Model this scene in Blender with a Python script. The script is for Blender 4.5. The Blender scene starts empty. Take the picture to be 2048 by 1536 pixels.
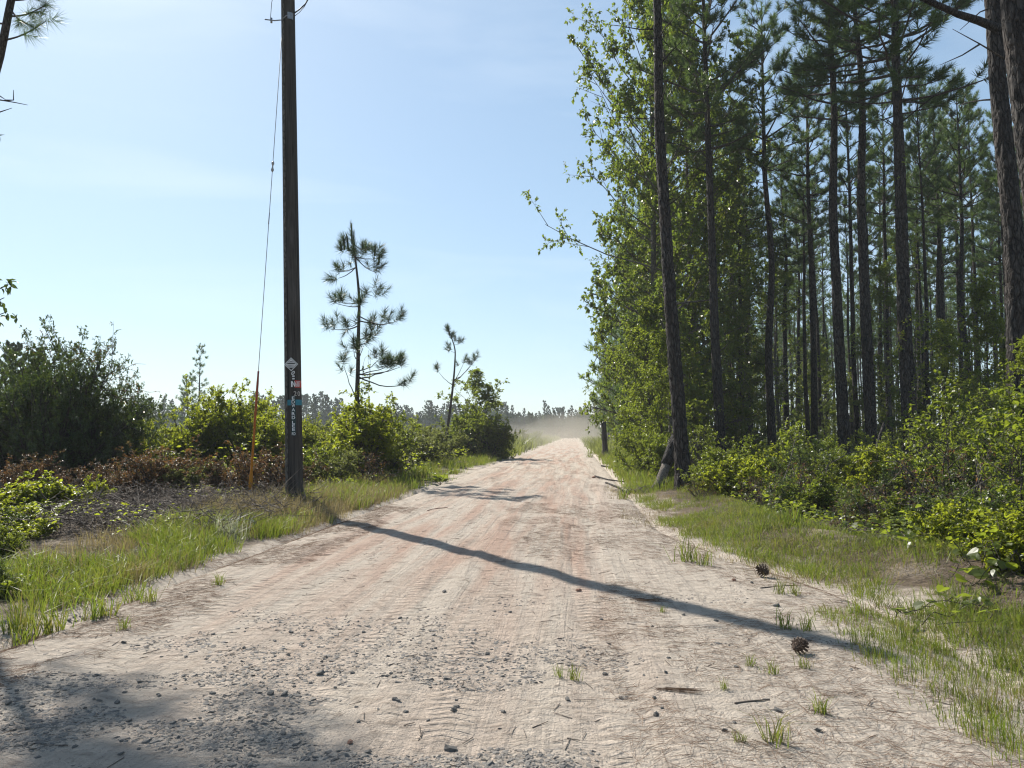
import bpy, math, random
import numpy as np
from mathutils import Vector, Quaternion, Matrix

random.seed(11)
RNG = np.random.default_rng(11)
scene = bpy.context.scene
COL = scene.collection
R = math.radians

# ------------------------------------------------------------------ camera
F_PX, CX, CY, EYE = 1490.0, 1024.0, 768.0, 1.5
PITCH = math.atan(100.0 / F_PX)
cam_d = bpy.data.cameras.new('camera')
cam_d.sensor_width = 36.0
cam_d.lens = 36.0 * F_PX / 2048.0
cam_d.clip_end = 9000.0
cam_d.clip_start = 0.05
cam = bpy.data.objects.new('camera', cam_d)
COL.objects.link(cam)
cam.location = (0, 0, EYE)
cam.rotation_euler = (math.pi / 2 + PITCH, 0, 0)
scene.camera = cam

# ------------------------------------------------------------------ sky, sun, exposure
SUN_AZ = math.atan2(-0.585, 0.811)      # clockwise from +Y
SUN_EL = R(42)
w = bpy.data.worlds.new('World')
scene.world = w
w.use_nodes = True
nt = w.node_tree
nt.nodes.clear()
out = nt.nodes.new('ShaderNodeOutputWorld')
bg = nt.nodes.new('ShaderNodeBackground')
sky = nt.nodes.new('ShaderNodeTexSky')
sky.sky_type = 'NISHITA'
sky.sun_disc = False
sky.sun_elevation = SUN_EL
sky.sun_rotation = SUN_AZ
sky.altitude = 0
sky.air_density = 1.0
sky.dust_density = 0.5
sky.ozone_density = 1.0
bg.inputs['Strength'].default_value = 0.10
sc_ = nt.nodes.new('ShaderNodeVectorMath'); sc_.operation = 'SCALE'; sc_.inputs['Scale'].default_value = 0.1
ga_ = nt.nodes.new('ShaderNodeGamma'); ga_.inputs['Gamma'].default_value = 0.60
ti_ = nt.nodes.new('ShaderNodeVectorMath'); ti_.operation = 'MULTIPLY'; ti_.inputs[1].default_value = (5.15, 6.05, 6.6)
nt.links.new(sky.outputs[0], sc_.inputs[0]); nt.links.new(sc_.outputs[0], ga_.inputs[0]); nt.links.new(ga_.outputs[0], ti_.inputs[0])
# thin high cirrus, drawn out in streaks
tg_ = nt.nodes.new('ShaderNodeTexCoord')
mp_ = nt.nodes.new('ShaderNodeMapping'); mp_.inputs['Scale'].default_value = (1.6, 1.6, 9.0); mp_.inputs['Rotation'].default_value = (R(14), R(-16), R(20))
cn_ = nt.nodes.new('ShaderNodeTexNoise'); cn_.inputs['Scale'].default_value = 1.5; cn_.inputs['Detail'].default_value = 5; cn_.inputs['Distortion'].default_value = 0.6
mr_ = nt.nodes.new('ShaderNodeMapRange'); mr_.inputs['From Min'].default_value = 0.48; mr_.inputs['From Max'].default_value = 0.74; mr_.inputs['To Max'].default_value = 0.16
mx_ = nt.nodes.new('ShaderNodeMix'); mx_.data_type = 'RGBA'; mx_.inputs[7].default_value = (6.6, 7.0, 7.2, 1)
nt.links.new(tg_.outputs['Generated'], mp_.inputs[0]); nt.links.new(mp_.outputs[0], cn_.inputs['Vector']); nt.links.new(cn_.outputs['Fac'], mr_.inputs[0])
nt.links.new(mr_.outputs[0], mx_.inputs[0]); nt.links.new(ti_.outputs[0], mx_.inputs[6]); nt.links.new(mx_.outputs[2], bg.inputs[0])
nt.links.new(bg.outputs[0], out.inputs[0])

TO_SUN = Vector((math.sin(SUN_AZ) * math.cos(SUN_EL), math.cos(SUN_AZ) * math.cos(SUN_EL), math.sin(SUN_EL)))
sun_d = bpy.data.lights.new('sun', 'SUN')
sun_d.energy = 5.0
sun_d.angle = R(0.5)
sun_d.color = (1.0, 0.94, 0.85)
sun = bpy.data.objects.new('sun', sun_d)
COL.objects.link(sun)
sun.rotation_euler = TO_SUN.to_track_quat('Z', 'Y').to_euler()
sun.location = (-20, 30, 60)

scene.view_settings.view_transform = 'Standard'
scene.view_settings.look = 'None'
scene.view_settings.gamma = 1.0
scene.view_settings.exposure = 0.88
scene.view_settings.use_curve_mapping = False
scene.render.engine = 'CYCLES'
cy = scene.cycles
cy.max_bounces = 6
cy.diffuse_bounces = 3
cy.glossy_bounces = 2
cy.transmission_bounces = 4
cy.volume_bounces = 1
cy.transparent_max_bounces = 8
cy.use_denoising = True
cy.pixel_filter_type = 'BLACKMAN_HARRIS'
cy.filter_width = 1.2
try:
    cy.denoiser = 'OPENIMAGEDENOISE'
    cy.denoising_prefilter = 'ACCURATE'
except Exception:
    pass
cy.volume_step_rate = 4.0
cy.caustics_reflective = False
cy.caustics_refractive = False

# ------------------------------------------------------------------ picture geometry helpers
SP, CP = math.sin(PITCH), math.cos(PITCH)


def ray(px, py):
    u, v = (px - CX) / F_PX, (CY - py) / F_PX
    return Vector((u, CP - v * SP, v * CP + SP))


def at_depth(px, py, Y):
    d = ray(px, py)
    t = Y / d.y
    return Vector((d.x * t, Y, EYE + d.z * t))


def on_ground(px, py):
    d = ray(px, py)
    t = -EYE / d.z
    return Vector((d.x * t, d.y * t, 0))


def base_at(px, Y):
    """a point on the ground at distance Y whose foot shows at column px"""
    x = (px - CX) / F_PX * (Y * CP - EYE * SP)
    return Vector((x, Y, gz(x, Y)))


# ------------------------------------------------------------------ numpy noise
def _h2(ix, iy, seed):
    n = (ix.astype(np.int64) * 374761393 + iy.astype(np.int64) * 668265263 + seed * 1442695041) & 0xffffffff
    n = ((n ^ (n >> 13)) * 1274126177) & 0xffffffff
    return ((n ^ (n >> 16)) & 0xffffff) / float(0xffffff)


def vnoise(x, y, seed=0):
    x = np.asarray(x, float); y = np.asarray(y, float)
    ix, iy = np.floor(x), np.floor(y)
    fx, fy = x - ix, y - iy
    fx = fx * fx * (3 - 2 * fx); fy = fy * fy * (3 - 2 * fy)
    a = _h2(ix, iy, seed); b = _h2(ix + 1, iy, seed); c = _h2(ix, iy + 1, seed); d = _h2(ix + 1, iy + 1, seed)
    return (a * (1 - fx) + b * fx) * (1 - fy) + (c * (1 - fx) + d * fx) * fy


def fbm(x, y, seed=0, oct=4):
    x = np.asarray(x, float); y = np.asarray(y, float)
    s, a, t = 0.0, 1.0, 0.0
    for i in range(oct):
        s = s + a * vnoise(x * 2 ** i + 17.3 * i, y * 2 ** i - 9.1 * i, seed + i)
        t += a; a *= 0.5
    return s / t


def sstep(a, b, x):
    t = np.clip((np.asarray(x, float) - a) / (b - a), 0, 1)
    return t * t * (3 - 2 * t)


# ------------------------------------------------------------------ road frame: s along, l across (positive towards the pines)
TH = math.atan(126.0 / F_PX)
ST, CT = math.sin(TH), math.cos(TH)


def sl_to_xy(s, l):
    return l * CT + s * ST, -l * ST + s * CT


def xy_to_sl(x, y):
    return x * ST + y * CT, x * CT - y * ST


def edge_r(s):
    return 1.35 + 1.3 * (1 - sstep(6.0, 12.5, s))


EDGE_L = -4.25


def ground_height(x, y):
    s, l = xy_to_sl(np.asarray(x, float), np.asarray(y, float))
    fade = np.clip(1 - (np.abs(s) - 60) / 120, 0, 1)
    h = (fbm(x * 0.35, y * 0.35, 3, 3) - 0.5) * 0.10
    off = np.maximum(l - edge_r(s), 0)
    offl = np.maximum(EDGE_L - l, 0)
    h = h * (0.3 + 0.7 * np.clip((off + offl), 0, 1))
    berm = 0.17 * np.exp(-((off - 1.55) / 0.42) ** 2) * sstep(3, 5, s) * (1 - sstep(14, 20, s)) * (0.6 + 0.8 * vnoise(s * 0.9, l * 0.9, 9))
    h = h + berm + 0.05 * sstep(0.2, 1.2, off) + 0.10 * sstep(0.1, 1.4, offl)
    h = h + (fbm(x * 2.1, y * 2.1, 5, 2) - 0.5) * 0.05 * np.clip((off + offl) * 2, 0, 1) * np.clip(1 - s / 60, 0, 1)
    return h * fade


def gz(x, y):
    return float(ground_height(np.array([x]), np.array([y]))[0])


# ------------------------------------------------------------------ node helpers
def new_mat(name):
    m = bpy.data.materials.new(name)
    m.use_nodes = True
    m.node_tree.nodes.clear()
    return m


def nd(nt, typ, ins=None, **props):
    n = nt.nodes.new(typ)
    for k, v in props.items():
        setattr(n, k, v)
    for k, v in (ins or {}).items():
        sock = n.inputs[k]
        if isinstance(v, bpy.types.NodeSocket):
            nt.links.new(v, sock)
        else:
            if isinstance(v, (tuple, list)) and len(v) == 3 and sock.type == 'RGBA':
                v = (*v, 1)
            sock.default_value = v
    return n


def mth(nt, op, a, b=0.0, c=None, clamp=False):
    ins = {0: a, 1: b}
    if c is not None:
        ins[2] = c
    return nd(nt, 'ShaderNodeMath', ins, operation=op, use_clamp=clamp).outputs[0]


def noise(nt, vec, scale, detail=3.0, rough=0.55, dist=0.0):
    n = nd(nt, 'ShaderNodeTexNoise', {'Scale': scale, 'Detail': detail, 'Roughness': rough, 'Distortion': dist})
    if vec is not None:
        nt.links.new(vec, n.inputs['Vector'])
    return n.outputs['Fac']


def remap(nt, v, a, b, c=0.0, d=1.0, smooth=False):
    n = nd(nt, 'ShaderNodeMapRange', {'Value': v, 'From Min': a, 'From Max': b, 'To Min': c, 'To Max': d})
    n.clamp = True
    if smooth:
        n.interpolation_type = 'SMOOTHSTEP'
    return n.outputs[0]


def mixc(nt, f, a, b, blend='MIX'):
    n = nt.nodes.new('ShaderNodeMix')
    n.data_type = 'RGBA'
    n.blend_type = blend
    for i, v in ((0, f), (6, a), (7, b)):
        s = n.inputs[i]
        if isinstance(v, bpy.types.NodeSocket):
            nt.links.new(v, s)
        else:
            s.default_value = (*v, 1) if isinstance(v, (tuple, list)) and len(v) == 3 else v
    return n.outputs[2]


def ramp(nt, fac, stops):
    n = nt.nodes.new('ShaderNodeValToRGB')
    cr = n.color_ramp
    while len(cr.elements) > 1:
        cr.elements.remove(cr.elements[-1])
    for i, (p, c) in enumerate(stops):
        e = cr.elements[0] if i == 0 else cr.elements.new(p)
        e.position = p
        e.color = (*c, 1)
    nt.links.new(fac, n.inputs[0])
    return n.outputs[0]


def scaled(nt, vec, sc):
    return nd(nt, 'ShaderNodeMapping', {'Vector': vec, 'Scale': sc}).outputs[0]


def bsdf(nt, color, rough=0.8, spec=0.3, normal=None, metal=0.0):
    b = nd(nt, 'ShaderNodeBsdfPrincipled', {'Base Color': color, 'Roughness': rough, 'Specular IOR Level': spec, 'Metallic': metal})
    if normal is not None:
        nt.links.new(normal, b.inputs['Normal'])
    return b


def finish(nt, shader):
    o = nt.nodes.new('ShaderNodeOutputMaterial')
    nt.links.new(shader, o.inputs[0])


def bump(nt, h, strength=0.5, dist=0.02):
    return nd(nt, 'ShaderNodeBump', {'Height': h, 'Strength': strength, 'Distance': dist}).outputs[0]


# ------------------------------------------------------------------ materials
def leaf_mat(name, cols, trans=(0.13, 0.20, 0.02), tfac=0.42, rough=0.42, spec=0.45, dry=None):
    """leaves: colour differs leaf by leaf, light passes through"""
    m = new_mat(name)
    nt = m.node_tree
    geo = nt.nodes.new('ShaderNodeNewGeometry')
    rnd = geo.outputs['Random Per Island']
    n = len(cols)
    col = ramp(nt, rnd, [(i / max(n - 1, 1), c) for i, c in enumerate(cols)])
    big = noise(nt, geo.outputs['Position'], 1.3, 2)
    fac = remap(nt, big, 0.3, 0.7, 0.72, 1.3)
    col = mixc(nt, 1.0, col, nd(nt, 'ShaderNodeCombineColor', {0: fac, 1: fac, 2: fac}).outputs[0], 'MULTIPLY')
    if dry:      # withered patches and single withered blades
        pn = noise(nt, geo.outputs['Position'], 1.1, 4, 0.65)
        ones = nd(nt, 'ShaderNodeTexWhiteNoise', {'W': rnd}, noise_dimensions='1D').outputs['Value']
        df = mth(nt, 'ADD', remap(nt, pn, 0.54, 0.74, 0, 0.7), remap(nt, ones, 0.86, 0.9, 0, 0.6), clamp=True)
        col = mixc(nt, df, col, dry)
        trans = mixc(nt, df, trans, (dry[0] * 1.1, dry[1] * 0.95, dry[2] * 0.6))
    b = bsdf(nt, col, rough, spec)
    tcol = mixc(nt, 0.5, trans, mixc(nt, 1.0, col, (1.9, 1.9, 1.1), 'MULTIPLY'))
    t = nd(nt, 'ShaderNodeBsdfTranslucent', {'Color': tcol})
    mx = nd(nt, 'ShaderNodeMixShader', {0: tfac})
    nt.links.new(b.outputs[0], mx.inputs[1])
    nt.links.new(t.outputs[0], mx.inputs[2])
    finish(nt, mx.outputs[0])
    return m


def bark_mat(name, dark, light, sc=1.0, strength=0.9, red=None):
    m = new_mat(name)
    nt = m.node_tree
    tc = nt.nodes.new('ShaderNodeTexCoord')
    v = scaled(nt, tc.outputs['Object'], (14 * sc, 14 * sc, 3.6 * sc))
    wob = nd(nt, 'ShaderNodeTexNoise', {'Vector': v, 'Scale': 1.3, 'Detail': 3.0})
    vv = nd(nt, 'ShaderNodeVectorMath', {0: v, 1: wob.outputs['Color']}, operation='ADD').outputs[0]
    vo = nd(nt, 'ShaderNodeTexVoronoi', {'Vector': vv, 'Scale': 1.0}, feature='DISTANCE_TO_EDGE')
    crack = remap(nt, vo.outputs['Distance'], 0.0, 0.22)
    fine = noise(nt, scaled(nt, tc.outputs['Object'], (60 * sc, 60 * sc, 14 * sc)), 1.0, 4)
    h = mth(nt, 'ADD', crack, mth(nt, 'MULTIPLY', fine, 0.5))
    col = mixc(nt, remap(nt, fine, 0.3, 0.75), dark, light)
    col = mixc(nt, mth(nt, 'SUBTRACT', 1.0, crack), col, tuple(c * 0.45 for c in dark))
    if red:
        pat = noise(nt, scaled(nt, tc.outputs['Object'], (3, 3, 0.8)), 1.0, 3)
        col = mixc(nt, remap(nt, pat, 0.5, 0.72, 0, 0.75), col, red)
    b = bsdf(nt, col, 0.9, 0.2, bump(nt, h, strength, 0.03))
    finish(nt, b.outputs[0])
    return m


def plain_mat(name, c1, c2=None, sc=20.0, rough=0.7, spec=0.3, metal=0.0, bmp=0.0):
    m = new_mat(name)
    nt = m.node_tree
    tc = nt.nodes.new('ShaderNodeTexCoord')
    f = noise(nt, tc.outputs['Object'], sc, 4)
    col = mixc(nt, remap(nt, f, 0.3, 0.7), c1, c2 or tuple(c * 0.8 for c in c1))
    b = bsdf(nt, col, rough, spec, bump(nt, f, bmp, 0.01) if bmp else None, metal)
    finish(nt, b.outputs[0])
    return m


def island_mat(name, cols, rough=0.85, spec=0.25, bmp=0.0, sc=60.0):
    m = new_mat(name)
    nt = m.node_tree
    geo = nt.nodes.new('ShaderNodeNewGeometry')
    n = len(cols)
    col = ramp(nt, geo.outputs['Random Per Island'], [(i / max(n - 1, 1), c) for i, c in enumerate(cols)])
    f = noise(nt, geo.outputs['Position'], sc, 3)
    col = mixc(nt, remap(nt, f, 0.35, 0.7, 0, 0.5), col, tuple(np.mean(cols, axis=0) * 0.6))
    b = bsdf(nt, col, rough, spec, bump(nt, f, bmp, 0.01) if bmp else None)
    finish(nt, b.outputs[0])
    return m


def road_coords(nt):
    geo = nt.nodes.new('ShaderNodeNewGeometry')
    P = geo.outputs['Position']
    l = nd(nt, 'ShaderNodeVectorMath', {0: P, 1: (CT, -ST, 0)}, operation='DOT_PRODUCT').outputs['Value']
    s = nd(nt, 'ShaderNodeVectorMath', {0: P, 1: (ST, CT, 0)}, operation='DOT_PRODUCT').outputs['Value']
    return P, s, l


def sand_nodes(nt, P, s, l):
    """colour and relief of the packed sand; the same on the road and on its verges"""
    sl = nd(nt, 'ShaderNodeCombineXYZ', {0: l, 1: s, 2: 0.0}).outputs[0]
    streak = noise(nt, scaled(nt, sl, (2.2, 0.16, 1)), 1.0, 4, 0.6, 0.3)
    streak2 = noise(nt, scaled(nt, sl, (9.0, 0.35, 1)), 1.0, 5, 0.65, 1.3)
    patch = noise(nt, P, 0.55, 4)
    grain = noise(nt, P, 45.0, 5, 0.7)
    speck = noise(nt, P, 160.0, 3, 0.7)
    mid = noise(nt, scaled(nt, P, (7, 11, 7)), 1.0, 6, 0.7, 0.6)
    pale = (0.515, 0.448, 0.375)
    pink = (0.440, 0.300, 0.232)
    grey = (0.270, 0.238, 0.208)
    inner = mth(nt, 'MULTIPLY', remap(nt, l, -4.0, -2.9, smooth=True), remap(nt, l, 1.0, 0.1, smooth=True))
    redm = mth(nt, 'MULTIPLY', inner, mth(nt, 'MULTIPLY', remap(nt, streak, 0.42, 0.6), remap(nt, s, 4.5, 9.0, 0.25, 1.0)))
    col = mixc(nt, mth(nt, 'MULTIPLY', redm, 0.85), pale, pink)
    col = mixc(nt, remap(nt, streak2, 0.5, 0.72, 0, 0.5), col, grey)
    col = mixc(nt, remap(nt, patch, 0.55, 0.75, 0, 0.4), col, (0.50, 0.45, 0.38))
    col = mixc(nt, remap(nt, mid, 0.50, 0.68, 0, 0.6), col, (0.21, 0.165, 0.130))
    col = mixc(nt, remap(nt, grain, 0.56, 0.72, 0, 0.75), col, (0.13, 0.105, 0.085))  # dark grains, also painting in the tiny shadows of pitted sand
    col = mixc(nt, remap(nt, speck, 0.62, 0.75, 0, 0.5), col, (0.58, 0.53, 0.46))
    churn = noise(nt, scaled(nt, sl, (1.3, 0.55, 1)), 1.0, 5, 0.7, 0.8)
    col = mixc(nt, mth(nt, 'MULTIPLY', remap(nt, churn, 0.52, 0.66, 0, 0.7), remap(nt, s, 9.0, 22.0)), col, (0.255, 0.205, 0.165))
    # tyre lugs printed across narrow wheel tracks (fine relief)
    lw = mth(nt, 'ADD', l, mth(nt, 'MULTIPLY', mth(nt, 'SINE', mth(nt, 'MULTIPLY', s, 0.16)), 0.35))
    lugs = None
    for c, wd, fr in ((-2.75, 0.13, 9.0), (-1.15, 0.13, 9.0), (-0.45, 0.16, 13.0), (0.42, 0.12, 9.5), (-3.3, 0.12, 11.0)):
        band = remap(nt, mth(nt, 'ABSOLUTE', mth(nt, 'SUBTRACT', lw, c)), wd, wd * 0.6)
        ph = mth(nt, 'ADD', mth(nt, 'MULTIPLY', s, fr * 6.283), mth(nt, 'MULTIPLY', mth(nt, 'ABSOLUTE', mth(nt, 'SUBTRACT', lw, c)), 30.0))
        bars = remap(nt, mth(nt, 'SINE', ph), -0.2, 0.5)
        term = mth(nt, 'MULTIPLY', band, bars)
        lugs = term if lugs is None else mth(nt, 'ADD', lugs, term)
    wear = remap(nt, noise(nt, P, 0.9, 3), 0.42, 0.58)
    lugs = mth(nt, 'MULTIPLY', lugs, wear)
    h = mth(nt, 'ADD', mth(nt, 'MULTIPLY', mid, 2.0), mth(nt, 'MULTIPLY', grain, 0.8))
    h = mth(nt, 'ADD', h, mth(nt, 'MULTIPLY', streak2, 0.9))
    h = mth(nt, 'ADD', h, mth(nt, 'MULTIPLY', lugs, 0.7))
    return col, h


def make_road_mat():
    m = new_mat('road_sand')
    nt = m.node_tree
    P, s, l = road_coords(nt)
    col, h = sand_nodes(nt, P, s, l)
    b = bsdf(nt, col, 0.95, 0.1, bump(nt, h, 1.0, 0.045))
    finish(nt, b.outputs[0])
    return m


def make_ground_mat():
    m = new_mat('ground_soil')
    nt = m.node_tree
    P, s, l = road_coords(nt)
    col, h = sand_nodes(nt, P, s, l)
    n1 = noise(nt, P, 0.8, 4)
    n2 = noise(nt, P, 3.5, 4)
    wob = mth(nt, 'ADD', mth(nt, 'MULTIPLY', mth(nt, 'SUBTRACT', n1, 0.5), 1.8), mth(nt, 'MULTIPLY', mth(nt, 'SUBTRACT', n2, 0.5), 1.1))
    er = mth(nt, 'ADD', 1.45, remap(nt, s, 6.0, 12.5, 1.3, 0.0, True))
    off = mth(nt, 'ADD', mth(nt, 'SUBTRACT', l, er), wob)
    mR = remap(nt, off, 0.1, 0.75, 1.0, 0.0, True)
    mL = remap(nt, mth(nt, 'ADD', l, wob), -4.9, -4.2, 0.0, 1.0, True)
    sand = mth(nt, 'MULTIPLY', mR, mL)
    near = remap(nt, s, 20.0, 60.0)
    n3 = noise(nt, P, 22.0, 5, 0.7)
    straw = noise(nt, scaled(nt, P, (90, 30, 30)), 1.0, 4, 0.7, 1.0)
    soil = mixc(nt, remap(nt, n3, 0.35, 0.7), (0.075, 0.057, 0.041), (0.185, 0.145, 0.105))
    soil = mixc(nt, remap(nt, straw, 0.5, 0.68, 0, 0.6), soil, (0.20, 0.145, 0.10))
    soil = mixc(nt, remap(nt, n1, 0.52, 0.66, 0, 0.75), soil, (0.33, 0.28, 0.22))
    green = mixc(nt, n2, (0.05, 0.065, 0.02), (0.09, 0.10, 0.035))
    soil = mixc(nt, near, soil, green)
    colr = mixc(nt, sand, soil, col)
    hh = mth(nt, 'ADD', h, mth(nt, 'MULTIPLY', straw, 0.8))
    b = bsdf(nt, colr, 0.95, 0.1, bump(nt, hh, 0.9, 0.03))
    finish(nt, b.outputs[0])
    return m


M = {}
M['road'] = make_road_mat()
M['ground'] = make_ground_mat()
M['pine_bark'] = bark_mat('pine_bark', (0.028, 0.025, 0.023), (0.086, 0.078, 0.072), 1.0, 1.0, red=(0.058, 0.045, 0.038))
M['thin_bark'] = bark_mat('thin_bark', (0.070, 0.058, 0.048), (0.150, 0.130, 0.110), 2.2, 0.6)
M['grey_bark'] = bark_mat('grey_bark', (0.11, 0.10, 0.085), (0.23, 0.21, 0.185), 2.0, 0.5)
M['dead_wood'] = bark_mat('dead_wood', (0.16, 0.135, 0.11), (0.33, 0.29, 0.25), 3.0, 0.5)
M['needles'] = leaf_mat('pine_needles', [(0.042, 0.075, 0.026), (0.055, 0.092, 0.032), (0.072, 0.108, 0.034)], (0.15, 0.22, 0.05), 0.42, 0.4, 0.4)
M['needles_young'] = leaf_mat('young_pine_needles', [(0.030, 0.050, 0.020), (0.040, 0.064, 0.026), (0.055, 0.080, 0.030)], (0.09, 0.13, 0.03), 0.25, 0.4, 0.4)  # darker needle copy: the backlit silhouette is put into the colour
M['leaf_edge'] = leaf_mat('edge_tree_leaves', [(0.046, 0.070, 0.014), (0.062, 0.088, 0.018), (0.090, 0.110, 0.022), (0.066, 0.095, 0.018), (0.075, 0.1, 0.02), (0.12, 0.09, 0.02)], (0.28, 0.38, 0.04), 0.45, 0.36, 0.5)
M['far_foliage'] = leaf_mat('far_foliage', [(0.040, 0.060, 0.030), (0.050, 0.072, 0.034), (0.060, 0.080, 0.036)], (0.09, 0.12, 0.04), 0.25, 0.95, 0.05)
M['leaf_dark'] = leaf_mat('dark_glossy_leaves', [(0.032, 0.052, 0.016), (0.042, 0.066, 0.018), (0.058, 0.085, 0.020), (0.036, 0.056, 0.016), (0.09, 0.11, 0.02)], (0.13, 0.19, 0.02), 0.28, 0.30, 0.6)  # the last, brighter green puts side-lit leaves into the colour
M['leaf_bright'] = leaf_mat('bright_shrub_leaves', [(0.075, 0.105, 0.016), (0.10, 0.12, 0.018), (0.12, 0.12, 0.02), (0.085, 0.115, 0.016)], (0.48, 0.54, 0.03), 0.58, 0.4, 0.45)
M['leaf_mid'] = leaf_mat('understorey_leaves', [(0.050, 0.075, 0.016), (0.068, 0.092, 0.018), (0.095, 0.115, 0.022), (0.06, 0.085, 0.016)], (0.36, 0.43, 0.03), 0.52, 0.38, 0.5)
M['leaf_olive'] = leaf_mat('field_scrub_leaves', [(0.060, 0.075, 0.030), (0.085, 0.100, 0.040), (0.11, 0.115, 0.045)], (0.27, 0.30, 0.07), 0.5, 0.5, 0.35)
M['leaf_deep'] = leaf_mat('deep_green_leaves', [(0.036, 0.064, 0.018), (0.046, 0.078, 0.022), (0.060, 0.092, 0.024), (0.11, 0.10, 0.03)], (0.20, 0.28, 0.03), 0.40, 0.34, 0.55)
M['leaf_rust'] = leaf_mat('browned_leaves', [(0.10, 0.045, 0.026), (0.15, 0.070, 0.030), (0.085, 0.045, 0.030), (0.19, 0.105, 0.045), (0.065, 0.070, 0.030), (0.06, 0.08, 0.03)], (0.24, 0.115, 0.04), 0.35, 0.5, 0.35)
M['leaf_red'] = leaf_mat('red_brown_leaves', [(0.075, 0.034, 0.026), (0.09, 0.045, 0.03), (0.055, 0.060, 0.026), (0.07, 0.05, 0.035)], (0.16, 0.08, 0.035), 0.38, 0.45, 0.4)
M['grass'] = leaf_mat('grass_blades', [(0.070, 0.105, 0.018), (0.095, 0.130, 0.022), (0.115, 0.130, 0.026), (0.14, 0.135, 0.045)], (0.23, 0.31, 0.03), 0.45, 0.5, 0.35, dry=(0.19, 0.145, 0.085))
M['grass_dry'] = leaf_mat('dry_grass_blades', [(0.20, 0.16, 0.10), (0.26, 0.215, 0.14), (0.13, 0.115, 0.055), (0.17, 0.12, 0.075)], (0.26, 0.21, 0.10), 0.35, 0.6, 0.3)
M['grass_pale'] = leaf_mat('pale_silvery_blades', [(0.30, 0.31, 0.26), (0.42, 0.42, 0.38), (0.20, 0.23, 0.14)], (0.34, 0.35, 0.25), 0.3, 0.4, 0.5)
M['straw'] = island_mat('fallen_needles', [(0.17, 0.095, 0.055), (0.23, 0.14, 0.085), (0.12, 0.075, 0.050), (0.27, 0.19, 0.13)])
M['straw_grey'] = island_mat('dead_twig_wood', [(0.13, 0.105, 0.085), (0.22, 0.185, 0.155), (0.09, 0.07, 0.055), (0.31, 0.275, 0.235)])
M['brush_wood'] = island_mat('dead_brush_wood', [(0.075, 0.058, 0.046), (0.125, 0.100, 0.082), (0.050, 0.039, 0.032), (0.19, 0.165, 0.14)])
M['stone'] = island_mat('grey_stone', [(0.095, 0.092, 0.088), (0.17, 0.160, 0.146), (0.26, 0.23, 0.195), (0.13, 0.124, 0.117), (0.34, 0.29, 0.235), (0.20, 0.172, 0.145), (0.075, 0.073, 0.072)], 0.85, 0.3, 0.5, 80.0)
M['stone_dark'] = plain_mat('dark_stone', (0.075, 0.073, 0.070), (0.17, 0.158, 0.140), 25, 0.8, 0.3, 0, 0.5)
M['clod'] = plain_mat('reddish_clod', (0.20, 0.105, 0.075), (0.30, 0.19, 0.14), 40, 0.95, 0.1, 0, 0.5)
M['cone'] = plain_mat('pine_cone_scales', (0.050, 0.032, 0.022), (0.105, 0.070, 0.048), 60, 0.7, 0.3)
M['pole_wood'] = bark_mat('creosoted_wood', (0.040, 0.034, 0.029), (0.085, 0.073, 0.062), 1.6, 0.3)
def make_pole_mat():
    m = new_mat('creosoted_pole_wood')
    nt = m.node_tree
    tc = nt.nodes.new('ShaderNodeTexCoord')
    g = noise(nt, scaled(nt, tc.outputs['Object'], (34, 34, 0.9)), 1.0, 5, 0.7, 0.4)
    ck = noise(nt, scaled(nt, tc.outputs['Object'], (16, 16, 0.35)), 1.0, 3, 0.6, 0.8)
    blot = noise(nt, scaled(nt, tc.outputs['Object'], (5, 5, 1.2)), 1.0, 4)
    col = mixc(nt, remap(nt, g, 0.3, 0.7), (0.022, 0.019, 0.017), (0.070, 0.062, 0.054))
    col = mixc(nt, remap(nt, blot, 0.5, 0.7, 0, 0.5), col, (0.105, 0.098, 0.088))
    col = mixc(nt, remap(nt, ck, 0.60, 0.66, 0, 0.9), col, (0.008, 0.007, 0.006))
    h = mth(nt, 'SUBTRACT', g, mth(nt, 'MULTIPLY', remap(nt, ck, 0.58, 0.66), 1.2))
    finish(nt, bsdf(nt, col, 0.85, 0.25, bump(nt, h, 0.7, 0.012)).outputs[0])
    return m


M['pole_wood'] = make_pole_mat()
M['steel'] = plain_mat('galvanised_steel', (0.30, 0.31, 0.32), (0.22, 0.22, 0.23), 30, 0.5, 0.5, 0.8)
M['black_rubber'] = plain_mat('black_cable', (0.02, 0.02, 0.02), (0.03, 0.03, 0.03), 30, 0.6)
M['porcelain'] = plain_mat('grey_insulator', (0.42, 0.43, 0.45), (0.3, 0.3, 0.31), 30, 0.3, 0.5)
M['white_sign'] = plain_mat('white_sign_face', (0.62, 0.63, 0.62), (0.52, 0.53, 0.52), 18, 0.5)
M['black_print'] = plain_mat('black_print', (0.03, 0.03, 0.03), (0.04, 0.04, 0.04), 30, 0.6)
M['red_sign'] = plain_mat('red_plate', (0.50, 0.045, 0.035), (0.42, 0.04, 0.035), 20, 0.5)
M['teal_band'] = plain_mat('teal_band', (0.03, 0.20, 0.27), (0.025, 0.15, 0.20), 20, 0.55)
M['green_strip'] = plain_mat('dark_green_strip', (0.010, 0.035, 0.035), (0.012, 0.03, 0.03), 20, 0.5)
M['letter'] = plain_mat('white_letter', (0.78, 0.80, 0.80), (0.68, 0.70, 0.70), 25, 0.45)
M['digit'] = plain_mat('aluminium_digit', (0.50, 0.45, 0.40), (0.4, 0.36, 0.33), 25, 0.45, 0.5, 0.3)
M['paper'] = plain_mat('weathered_card', (0.62, 0.66, 0.65), (0.45, 0.55, 0.56), 12, 0.7)


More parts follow.
